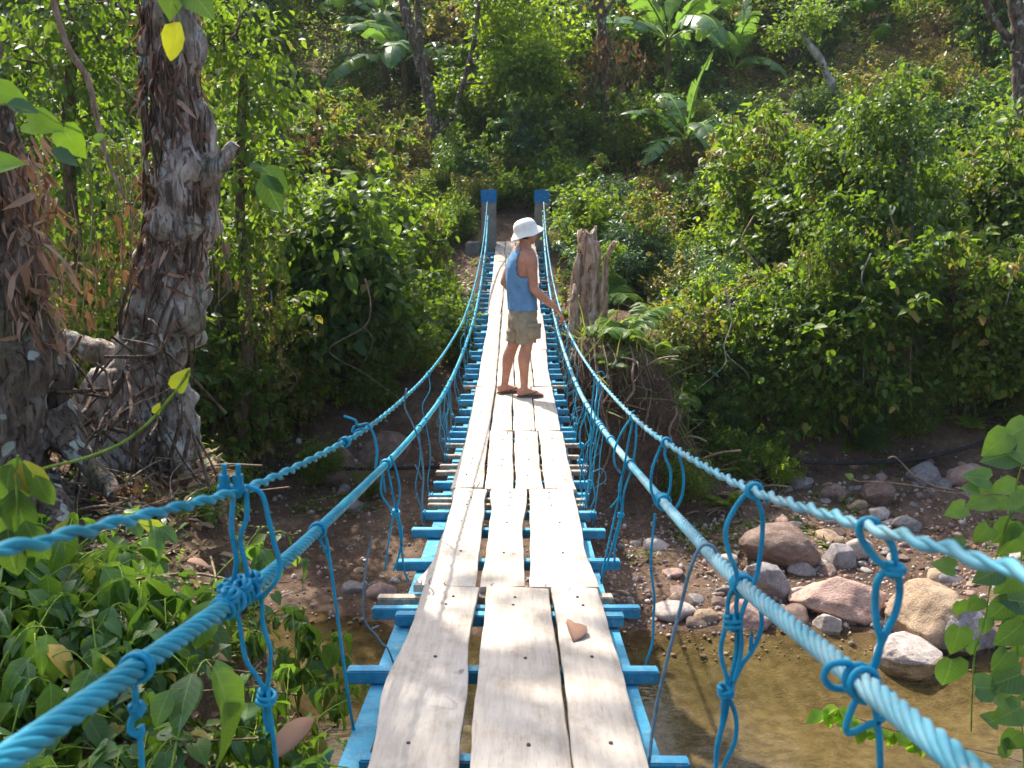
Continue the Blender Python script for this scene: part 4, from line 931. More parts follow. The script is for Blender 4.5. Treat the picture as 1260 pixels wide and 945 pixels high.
# ------------------------------------------------------------------ vegetation
def clump_leaves(mb, cs, outs, npc, ls, T, mi, r, spread=.13, droop=.3, upn=.7, lsv=.3, outw=.5, wv=None):
    cs = np.asarray(cs); n = len(cs)*npc; c = np.repeat(cs, npc, 0); o = np.repeat(np.asarray(outs), npc, 0)
    P = c + r.normal(size=(n, 3))*spread*np.array((1, 1, .7))
    A = norm(o*outw + rnd(r, n)*.75 + norm(P - c)*.3 + np.array((0, 0, -droop))); N = np.array((0, 0, upn)) + rnd(r, n)*.65 + o*.25
    leaves(mb, P, A, N, ls*np.exp(r.normal(0, lsv, n)), T, mi, wv)
def bush(seed, H, Rr, lobes=7, ncl=90, npc=30, ls=.09, T=T_DIA, mats=('leaf_mid', 'stem'), spread=.13, droop=.3, low=.25, nst=None, mi2=0., upn=.7, shoots=26):
    r = np.random.default_rng(seed); mb = MB(); C = []; LR = []
    for k in range(lobes):
        a = r.uniform(0, 2*PI); q = math.sqrt(r.uniform(0, 1))*Rr*.7; C.append((q*math.cos(a), q*math.sin(a), H*r.uniform(low, .88))); LR.append(Rr*r.uniform(.28, .52))
    C = np.array(C); LR = np.array(LR)
    for k in range(lobes):
        c = C[k]; m_ = np.array((c[0]*.35 + r.normal()*.08, c[1]*.35 + r.normal()*.08, c[2]*.55)); tube(mb, spline([(c[0]*.06, c[1]*.06, -.15), m_, c], 8), [.018*H**.5, .012, .005], 5, 1, False)
        for b_ in range(4): e = c + rnd(r, 1)[0]*LR[k]*.95; tube(mb, [c*.8 + m_*.2, e*.5 + c*.5 + (0, 0, .03), e], [.006, .004, .002], 4, 1, False)
    li = r.choice(lobes, ncl, p=LR**2/np.sum(LR**2)); dr = norm(rnd(r, ncl) + np.array((0, 0, .25))); cc = C[li] + dr*(LR[li]*r.uniform(.45, 1.12, ncl))[:, None]*np.array((1, 1, .85)); cc[:, 2] = np.maximum(cc[:, 2], .05)
    for k in range(shoots):
        c = C[r.integers(lobes)]; d_ = norm(np.array((r.normal(0, .6), r.normal(0, .6), r.uniform(.5, 1.3)))); L_ = r.uniform(.35, .85)*Rr; e = c + d_*L_*1.25; e2 = e + np.array((d_[0]*.35, d_[1]*.35, -.08))*L_; q = spline([c, (c + e)/2, e, e2], 14); tube(mb, q, [.006, .002], 4, 1, False)
        m_ = int(16 + 12*L_); ix = r.integers(5, 14, m_); leaves(mb, q[ix] + r.normal(size=(m_, 3))*.02, rnd(r, m_) + d_*.5 + np.array((0, 0, -droop)), np.array((0, 0, .8)) + rnd(r, m_)*.5, ls*1.1*np.exp(r.normal(0, .3, m_)), T, 0)
    k2 = int(ncl*mi2)
    clump_leaves(mb, cc[k2:], dr[k2:], npc, ls, T, 0, r, spread, droop, upn)
    if k2: clump_leaves(mb, cc[:k2], dr[:k2], npc, ls, T, 2, r, spread, droop, upn)
    return mb.mesh('shrub', list(mats))
def sapling(seed, H, Rr, nst, ntw, npt, ls, T, mats, droop=.6, alt=.3):
    r = np.random.default_rng(seed); mb = MB()
    for k in range(nst):
        az = r.uniform(0, 6.28); rd = Rr*math.sqrt(r.random()); h = H*r.uniform(.6, 1.05); c = spline([(math.cos(az)*.1, math.sin(az)*.1, -.2), (math.cos(az)*rd*.35 + r.normal(0, .08), math.sin(az)*rd*.35 + r.normal(0, .08), h*.4), (math.cos(az)*rd*.75 + r.normal(0, .1), math.sin(az)*rd*.75 + r.normal(0, .1), h*.8), (math.cos(az)*rd*1.15, math.sin(az)*rd*1.15, h)], 30)
        tube(mb, c, [.022, .014, .005], 5, 1)
        for q in range(ntw):
            i0 = r.integers(7, 30); b = c[i0]; a2 = r.uniform(0, 6.28); L = r.uniform(.2, .65)*(1.15 - .5*i0/30); d_ = np.array((math.cos(a2), math.sin(a2), r.uniform(-.25, .55))); tw = spline([b, b + d_*L*.6, b + d_*L + np.array((0, 0, -.12*L))], 10); tube(mb, tw, [.004, .0015], 4, 1, False)
            ix = r.integers(2, 10, npt); leaves(mb, tw[ix] + r.normal(size=(npt, 3))*.035, rnd(r, npt)*.9 + d_*.4 + np.array((0, 0, -droop)), np.array((0, 0, .8)) + rnd(r, npt)*.55, ls*np.exp(r.normal(0, .28, npt)), T, 2 if r.random() < alt else 0)
    return mb.mesh('sapling', list(mats))
def put(name, me, x, y, s, label, cat, group=None, rz=None, dz=0., z=None, sz=None, tilt=0.):
    o = link(name, me); o.location = (x, y, (tz(x, y) if z is None else z) + dz); o.scale = (s, s, s*(sz or 1)); o.rotation_euler = (tilt, 0, random.uniform(0, 6.28) if rz is None else rz); return tag(o, label, cat, group)

LIB = {}
# detailed shrubs for the banks (larger individual leaves)
LIB['mid'] = [bush(200 + k, 1.9, 1.15, 12, 170, 24, .098, T_OV, ('leaf_mid', 'stem'), .15) for k in range(3)]
LIB['dark'] = [bush(210 + k, 2.0, 1.15, 12, 170, 24, .10, T_OV, ('leaf_dark', 'stem'), .15) for k in range(3)]
LIB['lime'] = [bush(220 + k, 1.5, 1.0, 7, 85, 26, .095, T_OV, ('leaf_lime', 'stem', 'leaf_mid'), .13, mi2=.4) for k in range(2)]
LIB['blue'] = [bush(230 + k, 1.7, 1.1, 10, 150, 24, .11, T_LAN, ('leaf_blue', 'stem'), .14, droop=.15) for k in range(2)]
LIB['olive'] = [bush(240 + k, 1.6, 1.0, 8, 90, 26, .085, T_OV, ('leaf_olive', 'stem', 'leaf_mid'), .14, mi2=.4) for k in range(2)]
# finer shrubs for the hillside
LIB['fmid'] = [bush(300 + k, 1.7, 1.35, 10, 150, 26, .105, T_DIA, ('leaf_mid', 'stem', 'leaf_olive'), .17, mi2=.2) for k in range(3)]
LIB['fdark'] = [bush(310 + k, 2.0, 1.35, 10, 150, 26, .11, T_DIA, ('leaf_dark', 'stem', 'leaf_blue'), .17, mi2=.3) for k in range(3)]
LIB['flime'] = [bush(320 + k, 1.4, 1.2, 9, 120, 26, .10, T_DIA, ('leaf_lime', 'stem', 'leaf_mid'), .16, mi2=.45) for k in range(2)]
LIB['folive'] = [bush(330 + k, 1.4, 1.25, 10, 120, 26, .09, T_DIA, ('leaf_olive', 'stem', 'leaf_dry'), .17, mi2=.15) for k in range(2)]
LIB['fblue'] = [bush(340 + k, 1.6, 1.3, 9, 140, 24, .12, T_DIA, ('leaf_blue', 'stem', 'leaf_mid'), .16, mi2=.3) for k in range(2)]
LIB['fdry'] = [bush(350 + k, 1.1, 1.2, 9, 90, 24, .08, T_LAN, ('leaf_dry', 'twig', 'leaf_olive'), .18, mi2=.15, droop=.6) for k in range(2)]

def frond_plant(seed, nf, L, leaf, mat, T=T_LAN, arch=1.1, el=(35, 80), npair=18, stem='green_stem', hgt=.05):
    r = np.random.default_rng(seed); mb = MB()
    for k in range(nf):
        az = k*2.4 + r.uniform(-.3, .3); e = R(r.uniform(*el)); l_ = L*r.uniform(.7, 1.1); p_ = np.array((0, 0, hgt)); pts = [p_]; st = l_/10
        for q in range(10): p_ = p_ + st*np.array((math.cos(az)*math.cos(e), math.sin(az)*math.cos(e), math.sin(e))); pts.append(p_); e -= arch/10*r.uniform(.7, 1.3)
        c = spline(pts, npair + 4); tube(mb, c, [.009*L, .003*L], 4, 1, False); Tn = norm(np.gradient(c, axis=0)); S = norm(np.cross(Tn, (0, 0, 1.))); Nn = np.cross(S, Tn)
        idx = np.arange(3, len(c) - 1); t = idx/len(c); sz = leaf*np.sin(np.clip(t, .05, .97)*PI)**.6
        for s2 in (1, -1): leaves(mb, c[idx], S[idx]*s2 + Tn[idx]*.55 + r.normal(size=(len(idx), 3))*.08 - np.array((0, 0, .15)), Nn[idx] + r.normal(size=(len(idx), 3))*.12, sz, T, 0)
    return mb.mesh('fern', [mat, stem])
LIB['fern'] = [frond_plant(400 + k, 9, 1.0, .22, 'leaf_mid') for k in range(2)]
LIB['fernb'] = [frond_plant(410 + k, 10, 1.0, .2, 'leaf_blue', T_PIN, npair=22) for k in range(2)]
LIB['palm'] = [frond_plant(420 + k, 8, .9, .34, 'leaf_lime', T_LAN, 1.4, (20, 75), 16) for k in range(2)]

LIB['sm'] = [sapling(450 + k, 3.0, .95, 8, 22, 15, .11, T_OV, ('leaf_mid', 'stem', 'leaf_olive')) for k in range(3)]
LIB['sd'] = [sapling(460 + k, 3.2, 1.0, 9, 24, 15, .115, T_OV, ('leaf_dark', 'stem', 'leaf_mid')) for k in range(3)]
LIB['sl'] = [sapling(470 + k, 2.6, .85, 7, 20, 16, .09, T_OV, ('leaf_lime', 'stem', 'leaf_mid')) for k in range(2)]
LIB['fsm'] = [sapling(480 + k, 3.4, 1.2, 9, 26, 16, .13, T_DIA, ('leaf_mid', 'stem', 'leaf_olive')) for k in range(3)]
LIB['fsd'] = [sapling(490 + k, 3.6, 1.2, 9, 26, 16, .135, T_DIA, ('leaf_dark', 'stem', 'leaf_blue')) for k in range(2)]
LIB['fso'] = [sapling(495 + k, 2.8, 1.1, 9, 24, 15, .12, T_DIA, ('leaf_olive', 'stem', 'leaf_dry'), alt=.2) for k in range(2)]
LOOK = {'sm': 'mid green thin stemmed', 'sd': 'dark green thin stemmed', 'sl': 'lime green thin stemmed', 'fsm': 'mid green upright', 'fsd': 'dark upright', 'fso': 'yellowish upright', 'mid': 'mid green broad leafed', 'dark': 'dark green broad leafed', 'lime': 'bright lime green', 'blue': 'blue green long leafed', 'olive': 'olive and yellow', 'fern': 'feathery green', 'fernb': 'blue green feathery', 'palm': 'spiky light green',
        'fmid': 'mid green fine leafed', 'fdark': 'dark fine leafed', 'flime': 'lime green', 'folive': 'yellowish fine leafed', 'fblue': 'blue green dense', 'fdry': 'dry reddish brown'}
KIND = {'sm': ('sapling', 'sapling'), 'sd': ('sapling', 'sapling'), 'sl': ('sapling', 'sapling'), 'fsm': ('sapling', 'sapling'), 'fsd': ('sapling', 'sapling'), 'fso': ('sapling', 'sapling'), 'fern': ('fern', 'fern'), 'fernb': ('fern', 'fern'), 'palm': ('palm_seedling', 'palm'), 'fdry': ('dry_bush', 'bush')}
def region(x, y, z):
    px, py = proj(x, y, z)
    if y < 19: reg = ('beside the big left trunk' if px < 330 else 'on the left bank beside the bridge' if px < 640 else 'right of the weathered stump' if px < 930 else 'near the dark vine covered tree' if px < 1130 else 'at the right edge')
    else:
        reg = ('behind the big left trunk' if px < 330 else 'around the left banana plants' if px < 490 else 'around the forked tree' if px < 640 else 'behind the right bridge post' if px < 780 else 'around the tall banana plant' if px < 930 else 'by the thick brown trunk' if px < 1080 else 'at far right')
    band = 'close to the stream' if y < 15 else 'on the bank top' if y < 19 else 'just beyond the bridge end' if y < 24 else 'on the lower hillside' if y < 33 else 'midway up the hillside' if y < 45 else 'high on the hillside'
    return band, reg
def veg(kind, x, y, s, sz=None, dz=-.05):
    me = LIB[kind][random.randrange(len(LIB[kind]))]; nm, ct = KIND.get(kind, ('shrub' if kind[0] != 'f' or y < 30 else 'bush', 'shrub' if kind[0] != 'f' or y < 30 else 'bush'))
    band, reg = region(x, y, tz(x, y) + .8); lab = f'{LOOK[kind]} {ct} {band}, {reg}'
    return put(nm, me, x, y, s, lab, ct, lab.replace(f' {ct} ', f' {ct}s ', 1), dz=dz, sz=sz)
def pick(d):
    ks = list(d); ws = np.array([d[k] for k in ks], float); return ks[int(rr.choice(len(ks), p=ws/ws.sum()))]
# banks between the stream and the bridge end
y = 14.1
while y < 19.4:
    hw = y*.55 + 1.5; x = -hw
    while x < hw:
        xx = x + rr.uniform(-.35, .35); yy = y + rr.uniform(-.35, .35); x += 1.05
        if -1.85 < xx < 1.15: continue
        if -3.0 < xx <= -1.85: yy = min(yy, 18.6)
        if 1.15 <= xx < 2.6 and yy < 16.5: continue
        pq = proj(xx, yy, 2.5)[0]
        if (1035 < pq < 1150 and yy < 15.6) or (1185 < pq < 1255 and yy < 16.3 and rr.random() < .7): continue
        if xx < 0: kd = pick({'mid': 2.2, 'dark': .5, 'olive': 2, 'lime': 1.4, 'blue': .4, 'sm': 3.5, 'sd': 1.2, 'sl': 2}); s = rr.uniform(.75, 1.15)
        elif xx < 4.2: kd = pick({'mid': 1, 'lime': 1, 'olive': 1, 'blue': 1.2, 'sm': 2.5, 'sl': 3}); s = rr.uniform(.6, .9)*(.75 if yy > 16 else 1)
        else: kd = pick({'mid': 1.5, 'dark': 2, 'blue': 1.6, 'lime': .5, 'sm': 3, 'sd': 4, 'olive': .8}); s = rr.uniform(.8, 1.2)
        if xx < 0 and yy < 15 and xx > -4.2: s *= .55
        if -3.6 < xx < -1.8 and yy < 17 and rr.random() < .6: continue
        if kd[0] == 's' and -4.6 < xx < 0: s *= .72
        veg(kd, xx, yy, s)
    y += 1.05
for x, y, k, s in ((-3.5, 13.0, 'sm', .85), (-4.3, 12.4, 'sd', .9), (-5.2, 12.8, 'sm', 1.), (-2.9, 14.2, 'sl', .75), (-6.3, 12.2, 'sd', 1.), (-4.0, 14.2, 'sm', 1.), (-7.4, 12.9, 'sm', 1.1), (-2.3, 14.9, 'sm', .7), (-3.1, 15.6, 'sd', .9), (-5.0, 14.6, 'sd', 1.2), (-2.0, 16.4, 'sl', .65), (-1.65, 15.2, 'lime', .5), (-1.7, 17.8, 'sm', .6), (-3.7, 11.9, 'mid', .45), (-4.8, 11.6, 'dark', .5)):
    veg(k, x, y, s)
# low growth straight beside the bridge end and over the stump bank
for x, y, k, s in ((-1.45, 17.2, 'lime', .55), (-1.75, 19.4, 'olive', .5), (-1.7, 20.9, 'mid', .5), (-1.0, 15.9, 'mid', .55), (1.55, 16.8, 'palm', .9), (2.2, 15.6, 'palm', .9), (1.5, 13.2, 'palm', .8), (1.85, 13.0, 'fern', .7), (2.3, 13.5, 'palm', .7), (2.6, 14.6, 'lime', .6), (1.7, 18.2, 'blue', .75), (1.45, 19.6, 'mid', .75), (1.7, 20.9, 'blue', .75),
                   (2.9, 12.9, 'mid', .38), (2.2, 12.2, 'mid', .3), (3.2, 13.4, 'fern', .5), (1.2, 14.6, 'fern', .45), (.95, 15.6, 'fern', .45), (-.95, 22.3, 'olive', .5), (1.0, 22.5, 'lime', .7), (2.75, 12.2, 'fern', .45), (3.5, 12.9, 'lime', .35), (-1.9, 12.6, 'olive', .25), (-2.6, 13.0, 'mid', .3), (1.25, 12.6, 'fern', .4)):
    veg(k, x, y, s)
for x, y, k, s in ((-1.45, 21.9, 'lime', .45), (-.95, 22.8, 'olive', .5), (-.2, 23.6, 'olive', .55), (.55, 23.3, 'mid', .5), (1.15, 22.6, 'lime', .5), (1.7, 22.2, 'sm', .45), (-2.2, 22.4, 'sl', .5), (-2.0, 20.2, 'lime', .55), (-2.6, 21.2, 'olive', .7), (-1.5, 18.4, 'lime', .45), (0, 25.0, 'dark', .7), (-1.2, 24.6, 'mid', .7), (1.2, 24.8, 'dark', .7)):
    veg(k, x, y, s)
# overhanging growth on the foot of the far bank
for k in range(64):
    xx = rr.uniform(2.8, 9.5) if k < 46 else -rr.uniform(1.6, 8); yy = rr.uniform(13.7, 14.5)
    if xx < 0 and -4.4 < xx < -1.6 and rr.random() < .5: continue
    if 1045 < proj(xx, yy, 1.5)[0] < 1140 and rr.random() < .7: continue
    veg(pick({'dark': 2.5, 'mid': 3, 'blue': 1.5, 'fern': 1.2, 'olive': .8, 'sd': 1.5, 'sm': 1}), xx, yy, rr.uniform(.35, .6) if xx < 3.4 else rr.uniform(.5, .95), dz=-.03)
for k in range(30):
    xx = rr.uniform(2.7, 9.0); yy = rr.uniform(13.35, 13.8); veg(pick({'dark': 2, 'mid': 2, 'fern': 2, 'lime': .6, 'olive': 1}), xx, yy, rr.uniform(.18, .42), dz=-.02)
for x, y, k, s in ((0, 22.7, 'mid', .42), (.45, 22.9, 'olive', .42), (-.5, 22.9, 'lime', .42), (-1.25, 21.2, 'mid', .38), (1.3, 21.4, 'olive', .42)):
    veg(k, x, y, s)
# hillside
y = 19.8
nveg = 0
KEEP = [(398, 40, 85, 42), (500, 55, 125, 30), (531, 30, 205, 25.5), (575, 16, 140, 25.3), (744, 22, 215, 26), (822, 60, 100, 29), (848, 48, 205, 24), (905, 40, 110, 31), (975, 24, 150, 33), (1035, 26, 170, 26), (1070, 55, 70, 37), (1228, 40, 215, 22), (1255, 20, 300, 21), (640, 60, 110, 24)]
while y < 64:
    spc = 1.2 + (y - 19)*.046; hw = y*.53 + 2.0; x = -hw + rr.uniform(0, spc)
    while x < hw:
        xx = x + rr.uniform(-.35, .35)*spc; yy = y + rr.uniform(-.35, .35)*spc; x += spc
        z = tz(xx, yy); px, py = proj(xx, yy, z + 1.0)
        if abs(xx) < 1.9 and yy < 22.6: continue
        if py < -90 or px < -60 or px > 1320: continue
        if 595 < px < 690 and 120 < py < 235 and rr.random() < .6: continue
        w_ = {'fmid': 2, 'fdark': 1.8, 'flime': .6, 'folive': 1.3, 'fblue': 1.2, 'fern': .4, 'fernb': .4, 'fsm': 3.2, 'fsd': 2., 'fso': 1.3}
        if 750 < px < 850 and 180 < py < 340: w_ = {'fdry': 5, 'folive': 2, 'fmid': 1}
        if 1050 < px < 1230 and py < 110: w_ = {'fdry': 1.2, 'folive': 3, 'fmid': 1.5}
        if 350 < px < 600 and 150 < py < 330: w_ = {'folive': 2.2, 'fmid': 2, 'flime': 1., 'fblue': .5, 'fso': 2.5, 'fsm': 2}
        if 560 < px < 720 and 60 < py < 240: w_ = {'fdark': 4, 'fblue': 1, 'fsd': 3}
        if px < 330: w_ = {'fdark': 2, 'fmid': 2, 'folive': 1, 'fblue': 1, 'fsm': 3, 'fsd': 3}
        if 800 < px < 1000 and py > 180: w_ = {'flime': 2.5, 'fmid': 1.5, 'folive': 1.5, 'fblue': 1, 'fsm': 2, 'fso': 1.5}
        if 1050 < px < 1230 and py < 110 and rr.random() < .1: continue
        kd = pick(w_); s = (.66 + (y - 19)*.016)*rr.uniform(.75, 1.25)
        if kd[:2] == 'fs': s *= 1.2
        for kx, kr, kb, ky in KEEP:
            if yy < ky and abs(px - kx) < kr:
                while s > .25 and proj(xx, yy, z + (3.5 if kd[:2] == 'fs' else 1.8)*s)[1] < kb: s *= .85
        if abs(xx) < 3 and yy < 27: s = min(s, .7)
        if s <= .27: continue
        veg(kd, xx, yy, s, dz=-.1); nveg += 1
    y += spc*.9
print('hillside', nveg)
# low undergrowth and fallen leaves: uncountable
def scatter_stuff(n, xr, yr, ls, T, mats, hmax, name, label, seed, keep=None, clump=.9, thr=-.45, tiltn=1.):
    r = np.random.default_rng(seed); x = r.uniform(*xr, n); y = yr[0] + (yr[1] - yr[0])*r.uniform(0, 1, n)**1.3; hw = y*.55 + 2; ok = np.abs(x) < hw
    ok &= vnoise(np.stack([x, y, x*0], -1), clump, seed) > thr
    if keep is not None: ok &= keep(x, y)
    x, y = x[ok], y[ok]; z = terr(x, y); m_ = len(x); P = np.stack([x, y, z + r.uniform(.0, 1, m_)**1.6*hmax*np.clip(.65 + .9*vnoise(np.stack([x, y, x*0], -1), 1.1, seed + 4), .06, 1.3)*(1 if hmax < .2 else np.clip((np.abs(x) + np.maximum(0, y - 22)*1.5 - .7)/2.2, .15, 1)) + .005], -1); A = rnd(r, m_)*np.array((1, 1, .4)); N = np.array((0, 0, tiltn)) + rnd(r, m_)*.6
    mb = MB(); sz = ls*np.exp(r.normal(0, .3, m_))*(1 + np.maximum(0, y - 18)*.02)
    for k in range(len(mats)): s_ = np.arange(m_) % len(mats) == k; leaves(mb, P[s_], A[s_], N[s_], sz[s_], T, k)
    return tag(link(name, mb.mesh(name, list(mats))), label, name.replace('_', ' '), kind='stuff')
clear = lambda x, y: ~((np.abs(x) < .8) & (y < 23)) & ~((x > 1) & (y < 14))
scatter_stuff(420000, (-35, 35), (17.5, 62), .08, T_DIA, ('leaf_mid', 'leaf_olive', 'leaf_dark', 'leaf_lime'), 1.15, 'undergrowth', 'low mixed green undergrowth covering the hillside', 1, clear)
dryland = lambda x, y: ~((np.abs(x) < .66) & (y < 22)) & (terr(x, y) > .12)
scatter_stuff(60000, (-30, 30), (10.5, 50), .06, T_OV, ('litter', 'leaf_dry'), .03, 'fallen_leaves', 'dry brown fallen leaves strewn over banks and slope', 2, dryland, 1.2, -.35)
scatter_stuff(16000, (-6, 9), (10.8, 15), .07, T_DIA, ('grass', 'leaf_mid'), .10, 'ground_cover', 'small green weeds in patches on the stream bank', 3, lambda x, y: (np.abs(x) > .7) & (terr(x, y) > .15), 1.1, .25)

# ---- trees
def crown(mb, vols, r, ls, T, npc, per, spread=.2, droop=.3, mi=0, mi_alt=None, alt=.0):
    for c, rad in vols:
        n = per; d = norm(rnd(r, n) + np.array((0, 0, .15))); rad = np.asarray(rad)*np.ones(3); C = np.array(c) + d*rad*r.uniform(.3, 1.1, n)[:, None]; k2 = int(n*alt)
        clump_leaves(mb, C[k2:], d[k2:], npc, ls, T, mi, r, spread, droop)
        if k2: clump_leaves(mb, C[:k2], d[:k2], npc, ls, T, mi_alt, r, spread, droop)
        for q in range(5): tube(mb, [np.array(c) + (0, 0, -.2), np.array(c) + d[q]*rad*.5, C[q]], [.02, .012, .004], 4, 1, False)
def tree(name, label, trunks, vols, leafmat, barkm, ls=.13, T=T_DIA, npc=26, per=20, seed=0, group=None, sides=12, spread=.2, droop=.3, alt=None, altf=0., rough=.25, cat='tree'):
    """trunks: lists of (px, py, depth, radius); first one is rooted in the ground; vols: (px, py, depth, radius)"""
    r = np.random.default_rng(seed); P0 = onY(*trunks[0][0][:3]); gz_ = tz(P0[0], P0[1]); root = empty(name, (float(P0[0]), float(P0[1]), gz_), label, cat, group)
    mb = MB()
    for k, tr in enumerate(trunks):
        pts = [onY(*q[:3]) for q in tr]; rad = [q[3] for q in tr]
        if k == 0 and pts[0][2] > gz_ - .2: pts = [np.array((pts[0][0], pts[0][1], gz_ - .3))] + pts; rad = [rad[0]*1.35] + rad
        n = max(16, len(pts)*10); c = spline(pts, n); c += .012*np.stack([vnoise(c*3, 1, 1 + k), vnoise(c*3, 1, 2 + k), 0*c[:, 0]], -1)
        tube(mb, c, np.interp(np.linspace(0, 1, n), np.linspace(0, 1, len(rad)), rad), sides, 0, True, rough, 5., seed + k)
    child('trunk', mb, barkm, root)
    if vols:
        mb = MB(); V = []
        for q in vols:
            c = onY(*q[:3]); V.append((c, q[3]))
        crown(mb, V, r, ls, T, npc, per, spread, droop, 0, 2, altf); child('crown', mb, [leafmat, 'stem', alt or leafmat], root)
    return root
# big trunk on the left bank, its crown above the picture
bigt = [[(172, 610, 7.0, .40), (186, 530, 7, .30), (186, 470, 7, .265), (196, 385, 7, .235), (216, 305, 7, .205), (224, 232, 7, .205), (216, 130, 7, .17), (206, 0, 7, .165), (203, -200, 7.1, .15), (170, -500, 7.4, .13)],
        [(230, 262, 7, .13), (252, 222, 6.95, .085), (272, 200, 6.9, .07), (290, 176, 6.9, .04)],
        [(186, 480, 7, .20), (150, 470, 6.95, .15), (110, 500, 6.85, .12), (70, 530, 6.8, .10), (20, 560, 6.8, .1)],
        [(180, 520, 6.9, .18), (140, 560, 6.6, .10), (95, 600, 6.3, .07), (60, 625, 6.2, .05)],
        [(200, 540, 6.9, .16), (225, 585, 6.7, .08), (245, 640, 6.4, .05)],
        [(160, 455, 7.1, .1), (110, 430, 7.1, .085), (50, 415, 7.0, .08), (-20, 420, 7, .08)]]
crv = [((-4.4, 9.2, 13.4), 1.6), ((-3.6, 10.0, 12.6), 2.2), ((-5.2, 9.4, 12.0), 2.2), ((-2.6, 11.0, 13.8), 1.7), ((-4.4, 8.0, 12.8), 2.0), ((-3.4, 9.4, 14.4), 1.7), ((-7.4, 8.4, 11.6), 1.8)]
bt = tree('broadleaf_tree', 'thick lichen spotted trunk with dry vines and a broken side limb on the left bank', bigt, [], 'leaf_mid', 'bark_grey', seed=3, sides=40, rough=.42)
r3 = np.random.default_rng(8); mb = MB(); crown(mb, crv, r3, .18, T_OV, 16, 38, .32, .4)
for c, rd in crv: tube(mb, spline([(-2.9, 7.5, 8.2), (-2.9 + (c[0] + 2.9)*.4, 7.6 + (c[1] - 7.6)*.4, 10.2), c], 10), [.1, .06, .03], 6, 1, False)
child('crown', mb, ['leaf_mid', 'bark_grey'], bt)
# dry creepers clinging to it
mb = MB(); r3 = np.random.default_rng(9); n = 620; rowsy = r3.uniform(-10, 350, n); cxp = np.interp(rowsy, [0, 130, 232, 305, 385], [207, 214, 222, 214, 194]); hwp = np.interp(rowsy, [0, 130, 232, 305, 385], [29, 30, 36, 36, 41]); th = r3.uniform(-PI*.95, .1, n)
P = np.array([onY(a, b, 7.0) for a, b in zip(cxp, rowsy)]); rd = hwp*.0057*1.02; P = P + np.stack([np.cos(th)*rd, np.sin(th)*rd, 0*th], -1); A = np.stack([np.cos(th)*.35, np.sin(th)*.35, -np.ones(n)], -1) + r3.normal(size=(n, 3))*.45
Nm = np.stack([np.cos(th), np.sin(th), .2 + 0*th], -1) + rnd(r3, n)*.6; Lz = np.clip(.11*np.exp(r3.normal(0, .4, n)), .04, .2); h_ = n*2//3
leaves(mb, P[:h_], A[:h_], Nm[:h_], Lz[:h_], T_LAN, 2, .2 + .5*r3.random(h_)); leaves(mb, P[h_:], A[h_:], Nm[h_:], Lz[h_:], T_LAN, 0, .15 + .5*r3.random(n - h_))
for k in range(46):
    a0 = r3.uniform(-PI, 0); p0 = r3.uniform(-60, 250); ln = r3.uniform(60, 260); pts = []
    for t in np.linspace(0, 1, 7):
        py = p0 + ln*t; cx = np.interp(py, [0, 130, 232, 305, 385, 470], [207, 214, 222, 214, 194, 187]); hw = np.interp(py, [0, 130, 232, 305, 385, 470], [29, 30, 36, 36, 41, 46]); a1 = a0 + .25*math.sin(t*4 + k); q = onY(cx, py, 7.0); rdd = hw*.0057 + .008 + .03*r3.random(); pts.append(q + np.array((math.cos(a1)*rdd, math.sin(a1)*rdd, 0)))
    tube(mb, spline(pts, 24), r3.uniform(.004, .013), 5, 1)
single('dry_creeper', mb, ['leaf_dry', 'root', 'litter'], 'brown dead creeper leaves and stems clinging to the big left trunk', 'creeper')
# orange brown dead leaves hanging left of the trunk
mb = MB(); cs = [onY(px, py, 6.8) for px, py in ((160, 255), (150, 330), (112, 290), (118, 340), (103, 372), (160, 310), (270, 330), (262, 300), (95, 330), (175, 215), (150, 275))]; clump_leaves(mb, cs, rnd(r3, len(cs)), 11, .09, T_LAN, 0, r3, .09, .9)
for c in cs: tube(mb, spline([c + (0, 0, .5), c + (.03, 0, .2), c, c + (-.02, 0, -.25)], 10), .004, 4, 1)
single('dead_leaf_spray', mb, ['leaf_dry', 'twig'], 'orange brown dead leaves hanging on thin stems between the two left trunks', 'leaves')
# second left tree at the picture edge
r2t = [[(25, 640, 6.0, .34), (12, 560, 6.0, .26), (18, 480, 6.0, .2), (12, 400, 6.1, .17), (0, 300, 6.1, .16), (-20, 150, 6.1, .15), (-50, -50, 6.2, .14), (-60, -350, 6.3, .12)], [(85, 540, 6.3, .14), (62, 470, 6.2, .12), (40, 390, 6.15, .11), (28, 300, 6.1, .10), (5, 200, 6.1, .10), (-10, 120, 6.1, .09)],
       [(60, 520, 6.1, .14), (100, 560, 6.0, .09), (140, 610, 5.8, .05)], [(40, 600, 5.7, .13), (70, 640, 5.5, .08), (85, 700, 5.3, .05)]]
t2 = tree('broadleaf_tree', 'dark twin stemmed trunk with thick roots at the left picture edge', r2t, [], 'leaf_mid', 'bark_brown', seed=5, sides=36, rough=.45)
mb = MB(); crown(mb, [((-4.6, 6.0, 8.3), 1.9), ((-3.9, 4.4, 8.6), 1.6), ((-6.2, 5.6, 8.6), 2.0), ((-5.2, 4.0, 8.0), 1.6)], r3, .15, T_OV, 14, 16, .3, .4); child('crown', mb, ['leaf_mid', 'bark_brown'], t2)
mb = MB(); n = 260; P = np.array([onY(a + (b - 180)*.10 + 8, b, 5.95) for a, b in zip(r3.uniform(-5, 52, n), r3.uniform(165, 420, n))]); P[:, 1] += r3.normal(0, .09, n); leaves(mb, P, np.array((.1, -.2, -1)) + r3.normal(size=(n, 3))*.45, np.array((0, -1, .2)) + rnd(r3, n)*.8, np.clip(.13*np.exp(r3.normal(0, .4, n)), .05, .22), T_LAN, 0, .18 + .5*r3.random(n))
